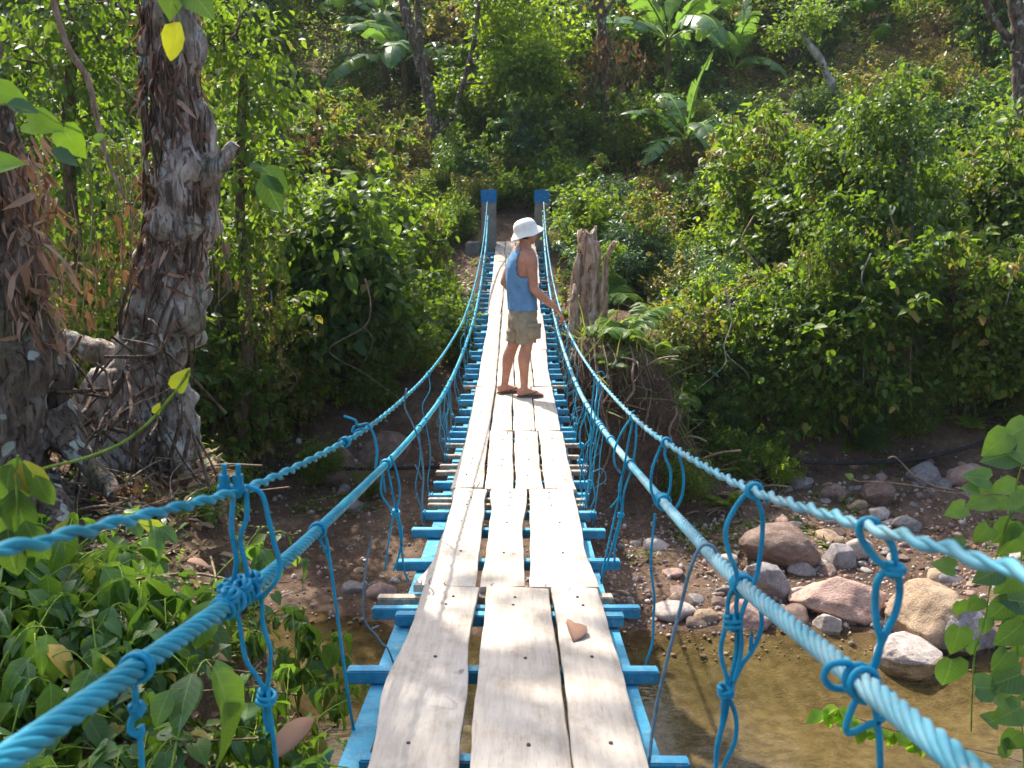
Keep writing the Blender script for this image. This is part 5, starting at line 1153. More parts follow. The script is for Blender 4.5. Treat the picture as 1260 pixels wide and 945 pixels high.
single('dry_creeper', mb, ['litter'], 'shaggy brown dead leaves hanging down the trunk at the left picture edge', 'creeper')
# tangle of thin roots and fallen twigs below the left trunks
mb = MB()
for k in range(70):
    a = onY(r3.uniform(30, 260), r3.uniform(390, 560), r3.uniform(6.2, 6.8)); b = a + np.array((r3.normal(0, .25), r3.uniform(-.5, .1), -r3.uniform(.15, .7))); m_ = (a + b)/2 + r3.normal(size=3)*.1; tube(mb, spline([a, m_, b], 12), r3.uniform(.004, .016), 5)
single('root_tangle', mb, 'root', 'tangle of thin brown roots hanging around the base of the left trunks', 'roots')

FT = 'trees on the hillside'
tree('forked_tree', 'forked tree with mottled dark trunk and lime green crown beyond the bridge end', [[(532, 292, 25.5, .19), (531, 215, 25.5, .17), (534, 162, 25.5, .17), (527, 110, 25.5, .14), (515, 70, 25.5, .125), (503, 25, 25.4, .12), (488, -30, 25.4, .1), (470, -120, 25.3, .08)],
     [(524, 100, 25.5, .09), (517, 50, 25.6, .075), (514, 10, 25.8, .07), (520, -50, 26, .05)], [(536, 168, 25.5, .10), (553, 150, 25.4, .085), (566, 115, 25.3, .07), (577, 80, 25.2, .065), (586, 35, 25.2, .05), (590, -20, 25.1, .04)], [(573, 103, 25.3, .035), (600, 102, 25.2, .028), (640, 98, 25, .018)]],
     [(640, 80, 25, .75), (668, 95, 24.8, .7), (615, 50, 25.3, .5), (556, 118, 25.9, .4), (600, 5, 25.4, .7), (640, 25, 25.4, .9), (690, 40, 25.4, .7), (665, 70, 24.6, .55), (625, 85, 24.6, .5), (605, 125, 25.5, .4), (490, -80, 25.5, 1.2), (600, -60, 25.5, 1.4), (560, 130, 25.7, .4)], 'leaf_lime', 'bark_brown', ls=.11, npc=22, per=42, seed=21, spread=.17, alt='leaf_mid', altf=.3)
tree('slender_tree', 'slender grey trunk wrapped in dry brown creepers right of the bridge end', [[(752, 300, 26, .13), (748, 230, 26, .10), (742, 160, 26, .12), (744, 90, 26, .14), (741, 40, 26, .13), (738, -20, 26, .12), (740, -90, 26, .1)], [(741, 25, 26, .06), (752, 5, 26, .05), (765, -20, 26, .04)], [(741, 20, 26, .05), (725, 0, 26, .04)], [(748, 235, 26, .04), (722, 170, 25.8, .03), (695, 110, 25.6, .02)]],
     [(740, -60, 26, 1.5), (700, 112, 25.7, .35), (720, 150, 25.8, .3), (770, 200, 26, .35)], 'leaf_olive', 'bark_brown', ls=.12, seed=22, npc=20, per=24)
mb = MB(); cs = [onY(px, py, 25.75) for px, py in ((748, 50), (770, 60), (735, 62), (725, 75), (752, 90), (740, 120), (755, 150), (748, 185), (738, 205), (762, 110), (745, 70), (785, 75), (728, 100), (757, 215), (744, 240))]; clump_leaves(mb, cs, rnd(r3, len(cs)), 60, .13, T_LAN, 0, r3, .22, 1.1); 
for c in cs: tube(mb, spline([c + (0, 0, .3), c + (.1, -.1, 0), c + (-.05, -.1, -.9)], 8), .012, 4, 1)
single('dry_creeper', mb, ['leaf_dry', 'twig'], 'reddish brown dead creeper hanging on the slender trunk right of the bridge end', 'creeper')
tree('tall_tree', 'thick straight brown trunk rising out of the picture on the right slope', [[(970, 190, 33, .40), (972, 150, 33, .36), (975, 80, 33, .33), (978, 0, 33, .31), (982, -90, 33, .28)]], [(985, -120, 33, 2.2), (945, 20, 32.5, .6), (1010, 40, 32.6, .5)], 'leaf_mid', 'bark_brown', seed=23, ls=.15)
tree('leaning_tree', 'pale grey mottled trunk leaning left out of the shrubs', [[(1052, 235, 26, .13), (1044, 190, 26, .125), (1033, 165, 26, .12), (1026, 120, 26, .12), (1012, 78, 26, .10), (998, 58, 26, .08), (988, 40, 26.2, .05)]], [(985, 30, 26.3, .5), (1005, 20, 26.4, .45), (960, 45, 26.4, .4)], 'leaf_mid', 'bark_pale', seed=24, ls=.11, per=16)
tree('tall_tree', 'dark trunk cut by the right picture edge with a curved bough', [[(1262, 330, 21, .17), (1258, 240, 21, .16), (1256, 100, 21, .155), (1250, 0, 21, .14), (1246, -80, 21, .13)], [(1256, 72, 21, .09), (1240, 48, 21, .085), (1222, 22, 21, .08), (1208, -10, 21, .075), (1195, -60, 21, .06)]], [(1235, 160, 21.3, .5), (1262, 210, 21.2, .5), (1220, -110, 21, 1.6)], 'leaf_mid', 'bark_brown', seed=25, ls=.12)
tree('vine_covered_tree', 'dark tree smothered in climbing leaves with pale hanging roots over the right bank', [[(1100, 520, 15.2, .16), (1108, 420, 15.2, .14), (1112, 330, 15.2, .13), (1114, 240, 15.2, .12), (1110, 180, 15.3, .08)]],
     [(1075, 230, 15.0, .6), (1100, 270, 14.8, .55), (1060, 290, 15.0, .5), (1085, 330, 14.8, .45), (1120, 180, 15.3, .6), (1060, 170, 15.4, .6), (1040, 230, 15.5, .5), (1105, 370, 14.9, .3), (1150, 230, 15.6, .45), (1010, 190, 15.8, .4), (1090, 130, 15.6, .5), (1085, 400, 14.9, .25)], 'leaf_dark', 'bark_brown', ls=.085, T=T_OV, npc=30, per=32, seed=26, spread=.13, droop=.7, alt='leaf_mid', altf=.25)
mb = MB()
for pts, rd in (([(1090, 360), (1075, 400), (1065, 440), (1072, 475), (1100, 465), (1125, 455)], .012), ([(1072, 475), (1050, 500), (1048, 530), (1060, 560)], .009), ([(1120, 330), (1122, 400), (1120, 450), (1123, 490)], .014), ([(1120, 450), (1095, 445), (1080, 430)], .008), ([(1121, 455), (1160, 460), (1200, 455)], .006), ([(1105, 300), (1090, 340), (1080, 380)], .012), ([(1110, 440), (1128, 490)], .01), ([(1060, 480), (1055, 520), (1075, 540), (1070, 500)], .007)):
    tube(mb, spline([onY(a, b, 13.55) for a, b in pts], 24), rd, 5)
for k in range(26):
    a = onY(r3.uniform(1045, 1135), r3.uniform(330, 430), 13.65); tube(mb, spline([a, a + (r3.normal(0, .05), -.05, -.4), a + (r3.normal(0, .15), -.1, -r3.uniform(.7, 1.5))], 10), r3.uniform(.003, .007), 4)
single('hanging_roots', mb, 'twig', 'pale looping roots and lianas hanging below the dark tree on the right bank', 'roots')
tree('small_tree', 'thin dark Y shaped trunk with hanging foliage on the far right bank', [[(1222, 540, 16, .11), (1222, 460, 16, .10), (1223, 420, 16, .10), (1212, 375, 16, .07), (1205, 330, 16, .05)], [(1223, 430, 16, .06), (1240, 390, 16, .05), (1250, 350, 16, .04)]], [(1200, 300, 16, .8), (1240, 330, 15.8, .7), (1180, 340, 16.2, .6), (1230, 240, 16.3, .9), (1170, 260, 16.4, .6), (1262, 270, 16, .7)], 'leaf_mid', 'bark_brown', ls=.09, T=T_OV, npc=22, per=30, seed=27, spread=.17, droop=.7)
tree('small_tree', 'bushy dark tree with several thin stems on the left bank by the boulder', [[(415, 500, 14.6, .06), (412, 440, 14.6, .055), (405, 390, 14.6, .04)], [(428, 495, 14.7, .05), (436, 430, 14.7, .04), (450, 380, 14.7, .03)], [(395, 500, 14.6, .05), (385, 440, 14.6, .03)]],
     [(400, 340, 14.3, .55), (440, 310, 14.4, .55), (385, 300, 14.5, .5), (420, 390, 14.3, .4), (460, 360, 14.4, .45), (370, 360, 14.4, .4), (430, 260, 14.8, .5), (400, 420, 14.2, .3)], 'leaf_mid', 'stem', ls=.14, T=T_OV, npc=22, per=26, seed=28, spread=.15, droop=.6, alt='leaf_dark', altf=.4)
# tall slim forest trees further up, copied from four models
FT4 = []
for k in range(4):
    rq = np.random.default_rng(700 + k); H_ = (8.5, 10, 7.2, 9.2)[k]; lx, ly = rq.normal(0, .5), rq.normal(0, .3); c = spline([(0, 0, -.6), (lx*.2, 0, H_*.3), (lx*.7, ly, H_*.65), (lx, ly, H_)], 30); mt = MB(); tube(mt, c, [.17, .13, .11, .05], 10, 0, True, .3, 4, k)
    vols = []
    for q in range((17, 11, 16, 17)[k]):
        t = rq.uniform((.2, .42, .12, .25)[k], 1.02); a = rq.uniform(0, 6.28); L = rq.uniform(.5, 1.9)*(1.25 - .5*t); b = np.array([np.interp(t, np.linspace(0, 1, 30), c[:, j_]) for j_ in range(3)]); e = b + np.array((math.cos(a)*L, math.sin(a)*L, .45*L)); tube(mt, spline([b - (0, 0, .3), (b + e)/2 + (0, 0, .05), e], 8), [.05, .03, .012], 6); vols.append((e, rq.uniform(.45, .85)))
    mc = MB(); crown(mc, vols, rq, .15, T_DIA, 20, 22, .22, .5, 0, 2, .35); FT4.append((mt.mesh('trunk', ('bark_brown', 'bark_grey', 'bark_brown', 'bark_pale')[k]), mc.mesh('crown', (['leaf_mid', 'stem', 'leaf_olive'], ['leaf_dark', 'stem', 'leaf_mid'], ['leaf_lime', 'stem', 'leaf_mid'], ['leaf_dark', 'stem', 'leaf_blue'])[k])))
nt_ = 0
for k in range(300):
    y_ = rr.uniform(29, 64); x_ = rr.uniform(-.52*y_ - 3, .52*y_ + 3); z_ = tz(x_, y_); px, py = proj(x_, y_, z_ + 3.5); bad = False
    for kx, kr, kb, ky in KEEP:
        if abs(px - kx) < kr + 12 and y_ < ky + 1: bad = True
    if y_ < 44 and 300 < px < 900 and (520 < px < 690 or rr.random() < .86): bad = True
    if 1040 < px < 1200 and y_ < 52 and rr.random() < .75: bad = True
    if bad or nt_ >= 85 or not -60 < px < 1320: continue
    kk = int(rr.integers(4)); sc_ = rr.uniform(.75, 1.15); band, reg = region(x_, y_, z_); lab = f"slim {('mid green', 'dark green', 'lime green', 'pale barked dark')[kk]} forest tree {band}, {reg}"
    ro = empty('forest_tree', (x_, y_, z_), lab, 'tree', lab.replace('tree', 'trees', 1)); ro.scale = (sc_,)*3; ro.rotation_euler = (0, 0, rr.uniform(0, 6.28)); link('trunk', FT4[kk][0], ro); link('crown', FT4[kk][1], ro); nt_ += 1
# shade trees whose crowns stand behind the left trunks
for k, (tr, vo) in enumerate(((([(90, 520, 12.5, .10), (95, 380, 12.5, .09), (85, 200, 12.5, .08), (90, 20, 12.5, .07)]), [(60, 60, 12.5, .9), (110, 120, 12.6, .8), (50, 180, 12.8, .8), (120, 30, 12.2, .8), (90, 260, 12.8, .7), (20, 110, 12.6, .8), (60, -40, 12.5, 1.1), (140, -20, 12.5, 1.)]),
                             (([(300, 520, 13, .08), (305, 400, 13, .07), (295, 250, 13, .06), (300, 90, 13, .05)]), [(275, 60, 13, .6), (310, 110, 13.1, .6), (285, 190, 13.2, .5), (330, 210, 13.2, .45), (290, 20, 12.8, .7), (300, 290, 13, .4)]))):
    tree('slim_tree', ('dark leafy slim tree between the two left trunks' if k == 0 else 'dark leafy slim tree just right of the big left trunk'), [tr], vo, 'leaf_mid', 'stem', ls=.10, T=T_OV, npc=18, per=26, seed=40 + k, spread=.2, droop=.6, alt='leaf_dark', altf=.4)
# hanging leafy vines
def curtain(seed, L, wdt, ns, ls=.055, mats=('leaf_mid', 'stem', 'leaf_olive')):
    r = np.random.default_rng(seed); mb = MB()
    for k in range(ns):
        x0, y0 = r.uniform(-wdt, wdt), r.uniform(-.3, .3); l_ = L*r.uniform(.5, 1); pts = [(x0, y0, 0)]
        for q in range(6): pts.append((x0 + r.normal(0, .04)*(q + 1)**.5, y0 + r.normal(0, .04), -l_*(q + 1)/6))
        c = spline(pts, 40); tube(mb, c, .003, 4, 1, False); n = int(l_*36); P = c[r.integers(0, 40, n)] + r.normal(size=(n, 3))*.035
        leaves(mb, P, rnd(r, n)*.6 + np.array((0, 0, -.9)), rnd(r, n) + np.array((0, -.3, .3)), ls*np.exp(r.normal(0, .3, n)), T_OV, 0 if r.random() < .75 else 2)
    return mb.mesh('hanging_vine', list(mats))
CUR = [curtain(500 + k, 3.0, .55, 10, .075) for k in range(3)]; CURD = [curtain(510 + k, 2.4, .5, 14, .06, ('leaf_dark', 'stem', 'leaf_mid')) for k in range(2)]
vt = {}
for k, (px, py, Y_, s) in enumerate(((70, 240, 11.5, 1), (120, 300, 11, .8), (110, 180, 11.8, .9), (60, 330, 10.8, .7), (315, 300, 12.6, .6))):
    p_ = onY(px, py, Y_); lab = 'leafy vine hanging between the two left trunks' if px < 180 else 'leafy vine hanging just right of the big left trunk'
    put('hanging_vine', CUR[k % 3], p_[0], p_[1], s, lab, 'vine', lab.replace('vine', 'vines'), z=p_[2], rz=random.uniform(-.4, .4))
for k, (px, py, Y_, s) in enumerate(((960, 380, 14.6, .8), (1000, 400, 14.4, .8), (1150, 330, 15, .9), (1185, 380, 15, .8), (1045, 420, 14.3, .7), (1240, 360, 15, .9), (1090, 380, 14.5, .8), (900, 430, 14.8, .7))):
    p_ = onY(px, py, Y_); lab = 'dark leafy vine hanging over the right bank left of the dark tree' if px < 1080 else 'dark leafy vine hanging over the right bank right of the dark tree'
    put('hanging_vine', CURD[k % 2], p_[0], p_[1], s, lab, 'vine', lab.replace('vine', 'vines', 1), z=p_[2], rz=random.uniform(-.4, .4))
for k in range(12):
    px, py = rr.uniform(860, 1250), rr.uniform(250, 400); p_ = onY(px, py, rr.uniform(13.7, 14.3)); lab = 'dark leafy vine hanging over the right bank left of the dark tree' if px < 1080 else 'dark leafy vine hanging over the right bank right of the dark tree'
    put('hanging_vine', (CURD + CUR)[k % 5], p_[0], p_[1], rr.uniform(.45, .8), lab, 'vine', lab.replace('vine', 'vines', 1), z=p_[2], rz=random.uniform(-.5, .5))
for k in range(16):
    px, py = (rr.uniform(850, 1255), rr.uniform(260, 400)) if k < 11 else (rr.uniform(250, 470), rr.uniform(300, 400)); Y_ = rr.uniform(13.3, 13.9); a_ = onY(px, py, Y_); L_ = rr.uniform(1.2, 2.4); q = [a_]
    for j_ in range(1, 6): q.append(a_ + np.array((rr.normal(0, .13)*j_**.6, rr.normal(0, .06), -L_*j_/5)))
    mb = MB(); tube(mb, spline(q, 30), [.012, .008, .004], 5, 0, True, .2, 20); tube(mb, spline([q[2], q[2] + (rr.normal(0, .2), -.05, -.2), q[2] + (rr.normal(0, .35), -.08, -.55)], 10), .004, 4)
    lab = 'bare pale liana dangling before the right bank foliage' if k < 11 else 'bare pale liana dangling before the left bank foliage'; single('liana', mb, 'twig' if k % 3 else 'bark_pale', lab, 'liana', lab.replace('liana', 'lianas', 1), origin=tuple(float(v) for v in a_))
# liana crossing in front of the left trees
mb = MB(); tube(mb, spline([onY(a, b, 5.2) for a, b in ((62, -40), (68, 10), (85, 60), (108, 98), (118, 140), (132, 195), (154, 245))], 60), [.018, .017, .014, .008], 8, 0, True, .2, 12); 
tube(mb, spline([onY(a, b, 5.2) for a, b in ((140, 97), (155, 112), (170, 126))], 10), .004, 5); single('liana', mb, 'twig', 'grey brown curved liana hanging left of the big trunk', 'liana')

# ---- stump on the bank and the root covered earth below it
mb = MB(); c = spline([onY(728, 425, 14), onY(727, 400, 14), onY(726, 350, 14), onY(723, 310, 14), onY(722, 284, 14)], 26); tube(mb, c, [.27, .19, .155, .145, .14], 30, 0, False, .30, 6, 4)
V = mb.v[0]; top = V[:, 2] > c[-1][2] - .12; V[top, 2] += .06*vnoise(V[top], 9, 3) + .07*vnoise(V[top], 26, 4); mb.v[0] = V
tube(mb, [c[-6], c[-5]], [.12, .11], 14, 1)
st = single('tree_stump', mb, ['rotten', 'bark_brown'], 'weathered broken tree stump standing right of the bridge', 'stump'); q = st.modifiers.new('t', 'SOLIDIFY'); q.thickness = .03
mb = MB(); tube(mb, spline([onY(706, 415, 13.9), onY(707, 370, 13.9), onY(709, 335, 13.9), onY(713, 312, 13.9)], 14), [.09, .075, .06, .03], 10, 0, True, .3, 8)
tube(mb, spline([onY(742, 400, 13.9), onY(744, 350, 13.8), onY(746, 320, 13.8), onY(757, 297, 13.7)], 14), [.07, .05, .045, .03], 10, 0, True, .3, 8); tube(mb, spline([onY(700, 372, 13.7), onY(706, 366, 13.7), onY(708, 350, 13.8)], 8), .03, 8, 0, True, .3, 8)
child('broken_limb', mb, 'bark_pale', None) if False else single('broken_branch', mb, 'rotten', 'splintered grey branches leaning against the weathered stump', 'branch')
mb = MB()
for k in range(420):
    side_face = r3.random() < .45
    if side_face: x0, y0 = .82 + r3.uniform(-.1, .1), r3.uniform(12.5, 16.5); dx, dy = -.16, 0
    else: x0, y0 = r3.uniform(.75, 2.7), 12.75 + r3.uniform(-.2, .2); dx, dy = 0, -.35
    z0 = tz(x0 + (.15 if side_face else 0), y0 + (0 if side_face else .3)) + .03; L = r3.uniform(.4, 2.0)
    p_ = [(x0 + .2*side_face, y0 + .3*(not side_face), z0)]
    for q in range(1, 5): p_.append((x0 + dx*q/4 + r3.normal(0, .07), y0 + dy*q/4 + r3.normal(0, .06), z0 - L*q/4))
    if x0 + dx < .66: p_ = [(max(.68, a), b, c_) for a, b, c_ in p_]
    tube(mb, spline(p_, 16), r3.choice([.004, .006, .009, .018], p=[.45, .3, .18, .07]), 5, 0 if r3.random() < .6 else 1)
single('exposed_roots', mb, ['root', 'twig'], 'brown roots and dead fibres hanging down the earth bank under the stump', 'roots')
mb = MB(); n = 700; x0 = r3.uniform(.8, 2.8, n); y0 = r3.uniform(12.4, 14.2, n); z0 = terr(x0, y0); P = np.stack([x0, y0, z0], -1)
leaves(mb, P, np.stack([r3.normal(0, .5, n), -.6 + r3.normal(0, .4, n), r3.uniform(-.6, .8, n)], -1), rnd(r3, n) + np.array((0, -1, .5)), .28*np.exp(r3.normal(0, .35, n)), T_BLADE, 0)
tag(link('grass', mb.mesh('grass', ['grass'])), 'dry green grass hanging over the stump bank', 'grass', kind='stuff')
# dead debris caught in front of it, roots on the slope foot
mb = MB()
for k in range(60):
    a = np.array((r3.uniform(1.6, 3.4), r3.uniform(12.0, 13.2), 0)); a[2] = tz(a[0], a[1]) + .03; b = a + np.array((r3.normal(0, .3), r3.normal(0, .2), r3.uniform(-.05, .25))); tube(mb, spline([a, (a + b)/2 + (0, 0, .04), b], 8), r3.uniform(.004, .016), 5)
tag(link('sticks', mb.mesh('sticks', 'twig')), 'scattered dead sticks lying at the foot of the stump bank', 'sticks', kind='stuff')

# ---- banana plants
def banana(px, py, Y_, L, nleaf, label, seed, stemtop=None, r_=.11, el=(25, 80)):
    """crown centre at the pixel, rooted in the slope below it"""
    r = np.random.default_rng(seed); c = onY(px, py, Y_); g = tz(c[0], c[1]); root = empty('banana_plant', (float(c[0]), float(c[1]), g), label, 'banana plant', 'banana plants on the hillside')
    mb = MB(); tube(mb, spline([(c[0] + .05, c[1], g - .2), (c[0] + .02, c[1], (g + c[2])/2), c], 12), [r_*1.2, r_, r_*.6], 12, 0, True, .12, 4, seed); child('stem', mb, 'pseudostem', root)
    for k in range(nleaf):
        mb = MB(); az = k*2.4 + r.uniform(-.4, .4); e = R(r.uniform(*el)) if k else R(85); l_ = L*r.uniform(.8, 1.1); p_ = np.array(c) - (0, 0, .1); pts = [p_]; N = 30; bend = r.uniform(1.2, 2.3) if k else .5
        for q in range(N): p_ = p_ + l_/N*np.array((math.cos(az)*math.cos(e), math.sin(az)*math.cos(e), math.sin(e))); pts.append(p_); e -= bend/N*(.4 + 1.2*q/N)
        pts = np.array(pts); T = norm(np.gradient(pts, axis=0)); S = norm(np.cross(T, (0, 0, 1.)) + 1e-6); Nn = np.cross(S, T); tube(mb, pts, [.03, .022, .008], 5, 1)
        for s2 in (1, -1):
            dr = 0.; grp = 0
            for q in range(5, N):
                if grp <= 0: grp = r.integers(1, 5); dr = r.uniform(-.05, .75) if k else r.uniform(-.3, .1); gap = .10
                else: gap = 0.
                grp -= 1; t0, t1 = (q - 5)/(N - 5), (q - 4)/(N - 5); wf = lambda t: L*.155*max(.02, math.sin(PI*min(1, t**.75*.97 + .03)))**.6
                a0 = pts[q] + (pts[q + 1] - pts[q])*gap; a1 = pts[q + 1]
                def edge(a, j, t, u): return a + (S[j]*s2*math.cos(dr*u) - Nn[j]*math.sin(dr*u)*1 + T[j]*.25)*wf(t)*u + Nn[j]*.12*wf(t)*math.sin(u*PI)
                V = [a0, a1, edge(a1, q + 1, t1, .5), edge(a0, q, t0, .5), edge(a1, q + 1, t1, 1) , edge(a0, q, t0, 1)]; mb.add(V, [(0, 1, 2, 3), (3, 2, 4, 5)], 0)
        child('leaf', mb, ['banana', 'green_stem'], root)
banana(398, 45, 42, 3.64, 8, 'distant blue green banana plant in the shade beyond the left trunk', 61)
banana(497, 72, 30, 3.22, 9, 'banana plant with torn silvery drooping leaves left of the forked tree', 62, el=(5, 70))
banana(470, 20, 31, 2.66, 6, 'upright lime green banana plant above the silvery one', 63, el=(45, 88))
banana(822, 46, 29, 3.50, 9, 'tall banana plant with bright upright leaf and brown stem', 64, el=(15, 75))
banana(845, 168, 24, 2.17, 9, 'small banana plant with paddle leaf in front of the tall one', 65, el=(5, 85))
banana(902, 82, 31, 2.38, 6, 'half hidden banana plant left of the thick brown trunk', 66)
banana(1062, 24, 38, 3.36, 8, 'banana plant with long arching leaf right of the thick brown trunk', 67)
banana(1228, 196, 22, 1.82, 7, 'young banana plant with upright leaves near the right picture edge', 68, el=(50, 88))
banana(1076, 75, 36, 1.96, 5, 'small bright banana plant below the arching one', 69, el=(55, 88))
banana(590, 70, 33, 2.52, 5, 'banana plant mostly hidden behind the forked tree', 70)

# ---- near left bank: leafy plants, litter, twigs
def near_plant(seed, H, nst, nl, ls, T, mats, droop=.6, hang=False, flower=False, spread=.35):
    r = np.random.default_rng(seed); mb = MB()
    for k in range(nst):
        az = r.uniform(0, 2*PI); rd = r.uniform(.1, 1)*spread; h = H*r.uniform(.5, 1.05); e = np.array((math.cos(az)*rd, math.sin(az)*rd, h)); c = spline([(0, 0, -.05), (e[0]*.3, e[1]*.3, h*.6), e, e + np.array((math.cos(az)*.14, math.sin(az)*.14, -.04*(1 + hang*3)))], 16); tube(mb, c, [.005, .0035, .0015], 5, 1)
        n = nl; idx = r.integers(4, 16, n); base = c[idx]; out = np.stack([np.cos(r.uniform(0, 6.28, n)), np.sin(r.uniform(0, 6.28, n)), r.uniform(-.2, .5, n)], -1)
        pet = base + norm(out)*r.uniform(.02, .07, n)[:, None]
        for a, b in zip(base, pet): tube(mb, [a, b], .0013, 4, 1, False)
        h_ = max(1, n//3); A_ = out + np.array((0, 0, -droop)) + r.normal(size=(n, 3))*.3
        if T is T_HEART or T is T_BIG: leaves(mb, pet[:h_], A_[:h_], (np.array((0, 0, .9)) + out*.3 + rnd(r, n)*.5)[:h_], ls*np.exp(r.normal(0, .35, h_)), T_HEART2 if T is T_HEART else T_LONG2, 0); pet = pet[h_:]; out = out[h_:]; n = n - h_
        leaves(mb, pet, out + np.array((0, 0, -droop)) + r.normal(size=(n, 3))*.25, np.array((0, 0, .9)) + out*.3 + rnd(r, n)*.35, ls*np.exp(r.normal(0, .28, n)), T, 0)
    if flower:
        for q in range(flower):
            p_ = np.array((r.normal(0, .15), r.normal(0, .15), H*r.uniform(.9, 1.1))); az = np.arange(5)*2*PI/5; A = np.stack([np.cos(az), np.sin(az), .2 + 0*az], -1); leaves(mb, np.repeat(p_[None], 5, 0), A, np.repeat([[0, 0, 1.]], 5, 0), .016, T_PIN, 2, np.ones(5)*.032)
    return mb.mesh('leafy_plant', list(mats))
NP = {'heart': [near_plant(600 + k, .5, 7, 8, .075, T_HEART, ('leaf_near', 'green_stem')) for k in range(3)], 'lance': [near_plant(610 + k, .55, 8, 9, .13, T_BIG, ('leaf_near', 'green_stem'), 1.3) for k in range(3)],
      'small': [near_plant(620 + k, .3, 12, 12, .045, T_OV, ('leaf_mid', 'green_stem'), .2) for k in range(2)], 'pinn': [near_plant(630 + k, .26, 16, 18, .032, T_PIN, ('leaf_blue', 'green_stem', 'petal'), .05, flower=2) for k in range(2)],
      'dry': [near_plant(640 + k, .35, 6, 8, .085, T_LAN, ('leaf_dry', 'twig'), 1.4) for k in range(2)]}
DES = {'heart': 'plant with heart shaped leaves', 'lance': 'plant with drooping leaves', 'small': 'low plant with oval leaves', 'pinn': 'feathery plant with yellow flowers', 'dry': 'withered plant'}
for k in range(150):
    y = rr.uniform(2.0, 6.6); xl = -y*.56 - .3; xr = -.78 - .22*max(0, y - 3); x = rr.uniform(xl, xr + .12) if rr.random() < .75 else xr + rr.uniform(-.35, .15)
    px, py = proj(x, y, 2.5)
    if y > 4.3 and rr.random() < .8: continue
    kd = pick({'heart': 2, 'lance': 3, 'small': 2.2, 'pinn': .9, 'dry': .6} if y < 4.4 else {'small': 4, 'heart': .6, 'dry': 1.5, 'lance': .3})
    s = rr.uniform(.75, 1.2)*(1. if y < 4.4 else .8)
    where = 'under the thick left cable' if py > 760 else 'below the upper left cable' if py > 660 else 'at the foot of the left trunks'
    where += ' by the bridge' if px > 330 else ' by the cable clips' if px > 200 else ' at far left'
    nm = 'dry_plant' if kd == 'dry' else 'leafy_plant'; lab = f'{DES[kd]} {where}'
    put(nm, NP[kd][random.randrange(len(NP[kd]))], x, y, s, lab, 'plant', lab.replace('plant', 'plants', 1), dz=0)
for k, (px, py, kd, s) in enumerate(((405, 905, 'pinn', 1.1), (375, 925, 'pinn', 1.0), (430, 935, 'pinn', 1.), (385, 860, 'lance', .8), (345, 800, 'lance', .8), (395, 700, 'heart', .6), (410, 745, 'lance', .5), (440, 800, 'heart', .5), (360, 720, 'lance', .8), (262, 620, 'heart', .6), (300, 690, 'heart', .8), (30, 660, 'lance', 1.3), (18, 760, 'lance', 1.3), (100, 720, 'heart', 1.1))):
    r_ = np.array(ray(px, py)); t = (2.45 - CZ)/r_[2]; p_ = np.array((CX, 0, CZ)) + r_*t; x_, y_ = float(p_[0]), float(p_[1]); z_ = max(tz(x_, y_), 1.9)
    wh = ('beside the blue stringer', 'left of the blue stringer', 'under the lowest left beam end', 'beneath the knotted left rope', 'below the rope bundle', 'beside the single left hanger rope', 'behind the single left hanger rope', 'next to the second left beam end', 'right of the rope bundle', 'behind the cable clips', 'between the cable clips and bundle', 'in the left corner under the upper cable', 'in the left corner over the thick cable', 'touching the upper left cable')[k]
    put('leafy_plant', NP[kd][k % len(NP[kd])], x_, y_, s, DES[kd] + ' ' + wh, 'plant', z=z_ - .12*s)
kp = lambda x, y: (x < -.62 - .2*np.maximum(0, y - 3))
def scat_near(n, ls, T, mats, h, name, label, seed, tn=1.):
    r = np.random.default_rng(seed); y = r.uniform(1.6, 8.2, n); x = r.uniform(-6, -.6, n); ok = kp(x, y) & (x > -y*.6 - .6); x, y = x[ok], y[ok]; z = terr(x, y); m_ = len(x); P = np.stack([x, y, z + r.uniform(0, 1, m_)**2*h + .004], -1); mb = MB()
    for k in range(len(mats)): s_ = np.arange(m_) % len(mats) == k; leaves(mb, P[s_], rnd(r, s_.sum())*np.array((1, 1, .35)), np.array((0, 0, tn)) + rnd(r, s_.sum())*.6, ls*np.exp(r.normal(0, .35, s_.sum())), T, k)
    return tag(link(name, mb.mesh(name, list(mats))), label, name.replace('_', ' '), kind='stuff')
scat_near(13000, .06, T_OV, ('litter', 'leaf_dry', 'litter'), .06, 'fallen_leaves', 'brown leaf litter covering the left bank under the trunks', 31)
scat_near(4200, .045, T_OV, ('leaf_near', 'leaf_mid'), .16, 'ground_cover', 'small green weeds growing through litter on the left bank', 32)
mb = MB()
for k in range(240):
    y0 = r3.uniform(2, 7.5); x0 = r3.uniform(-y0*.56 - .4, -.8 - .2*max(0, y0 - 3)); z0 = tz(x0, y0) + .03 + r3.random()*.12; a = r3.uniform(0, PI); L = r3.uniform(.1, .45); d_ = np.array((math.cos(a), math.sin(a), r3.normal(0, .15)))*L; p0 = np.array((x0, y0, z0)); tube(mb, spline([p0 - d_, p0 + r3.normal(size=3)*.03, p0 + d_], 8), r3.uniform(.0025, .008), 5)
tag(link('twigs', mb.mesh('twigs', 'twig')), 'dead twigs scattered through the litter of the left bank', 'twigs', kind='stuff')
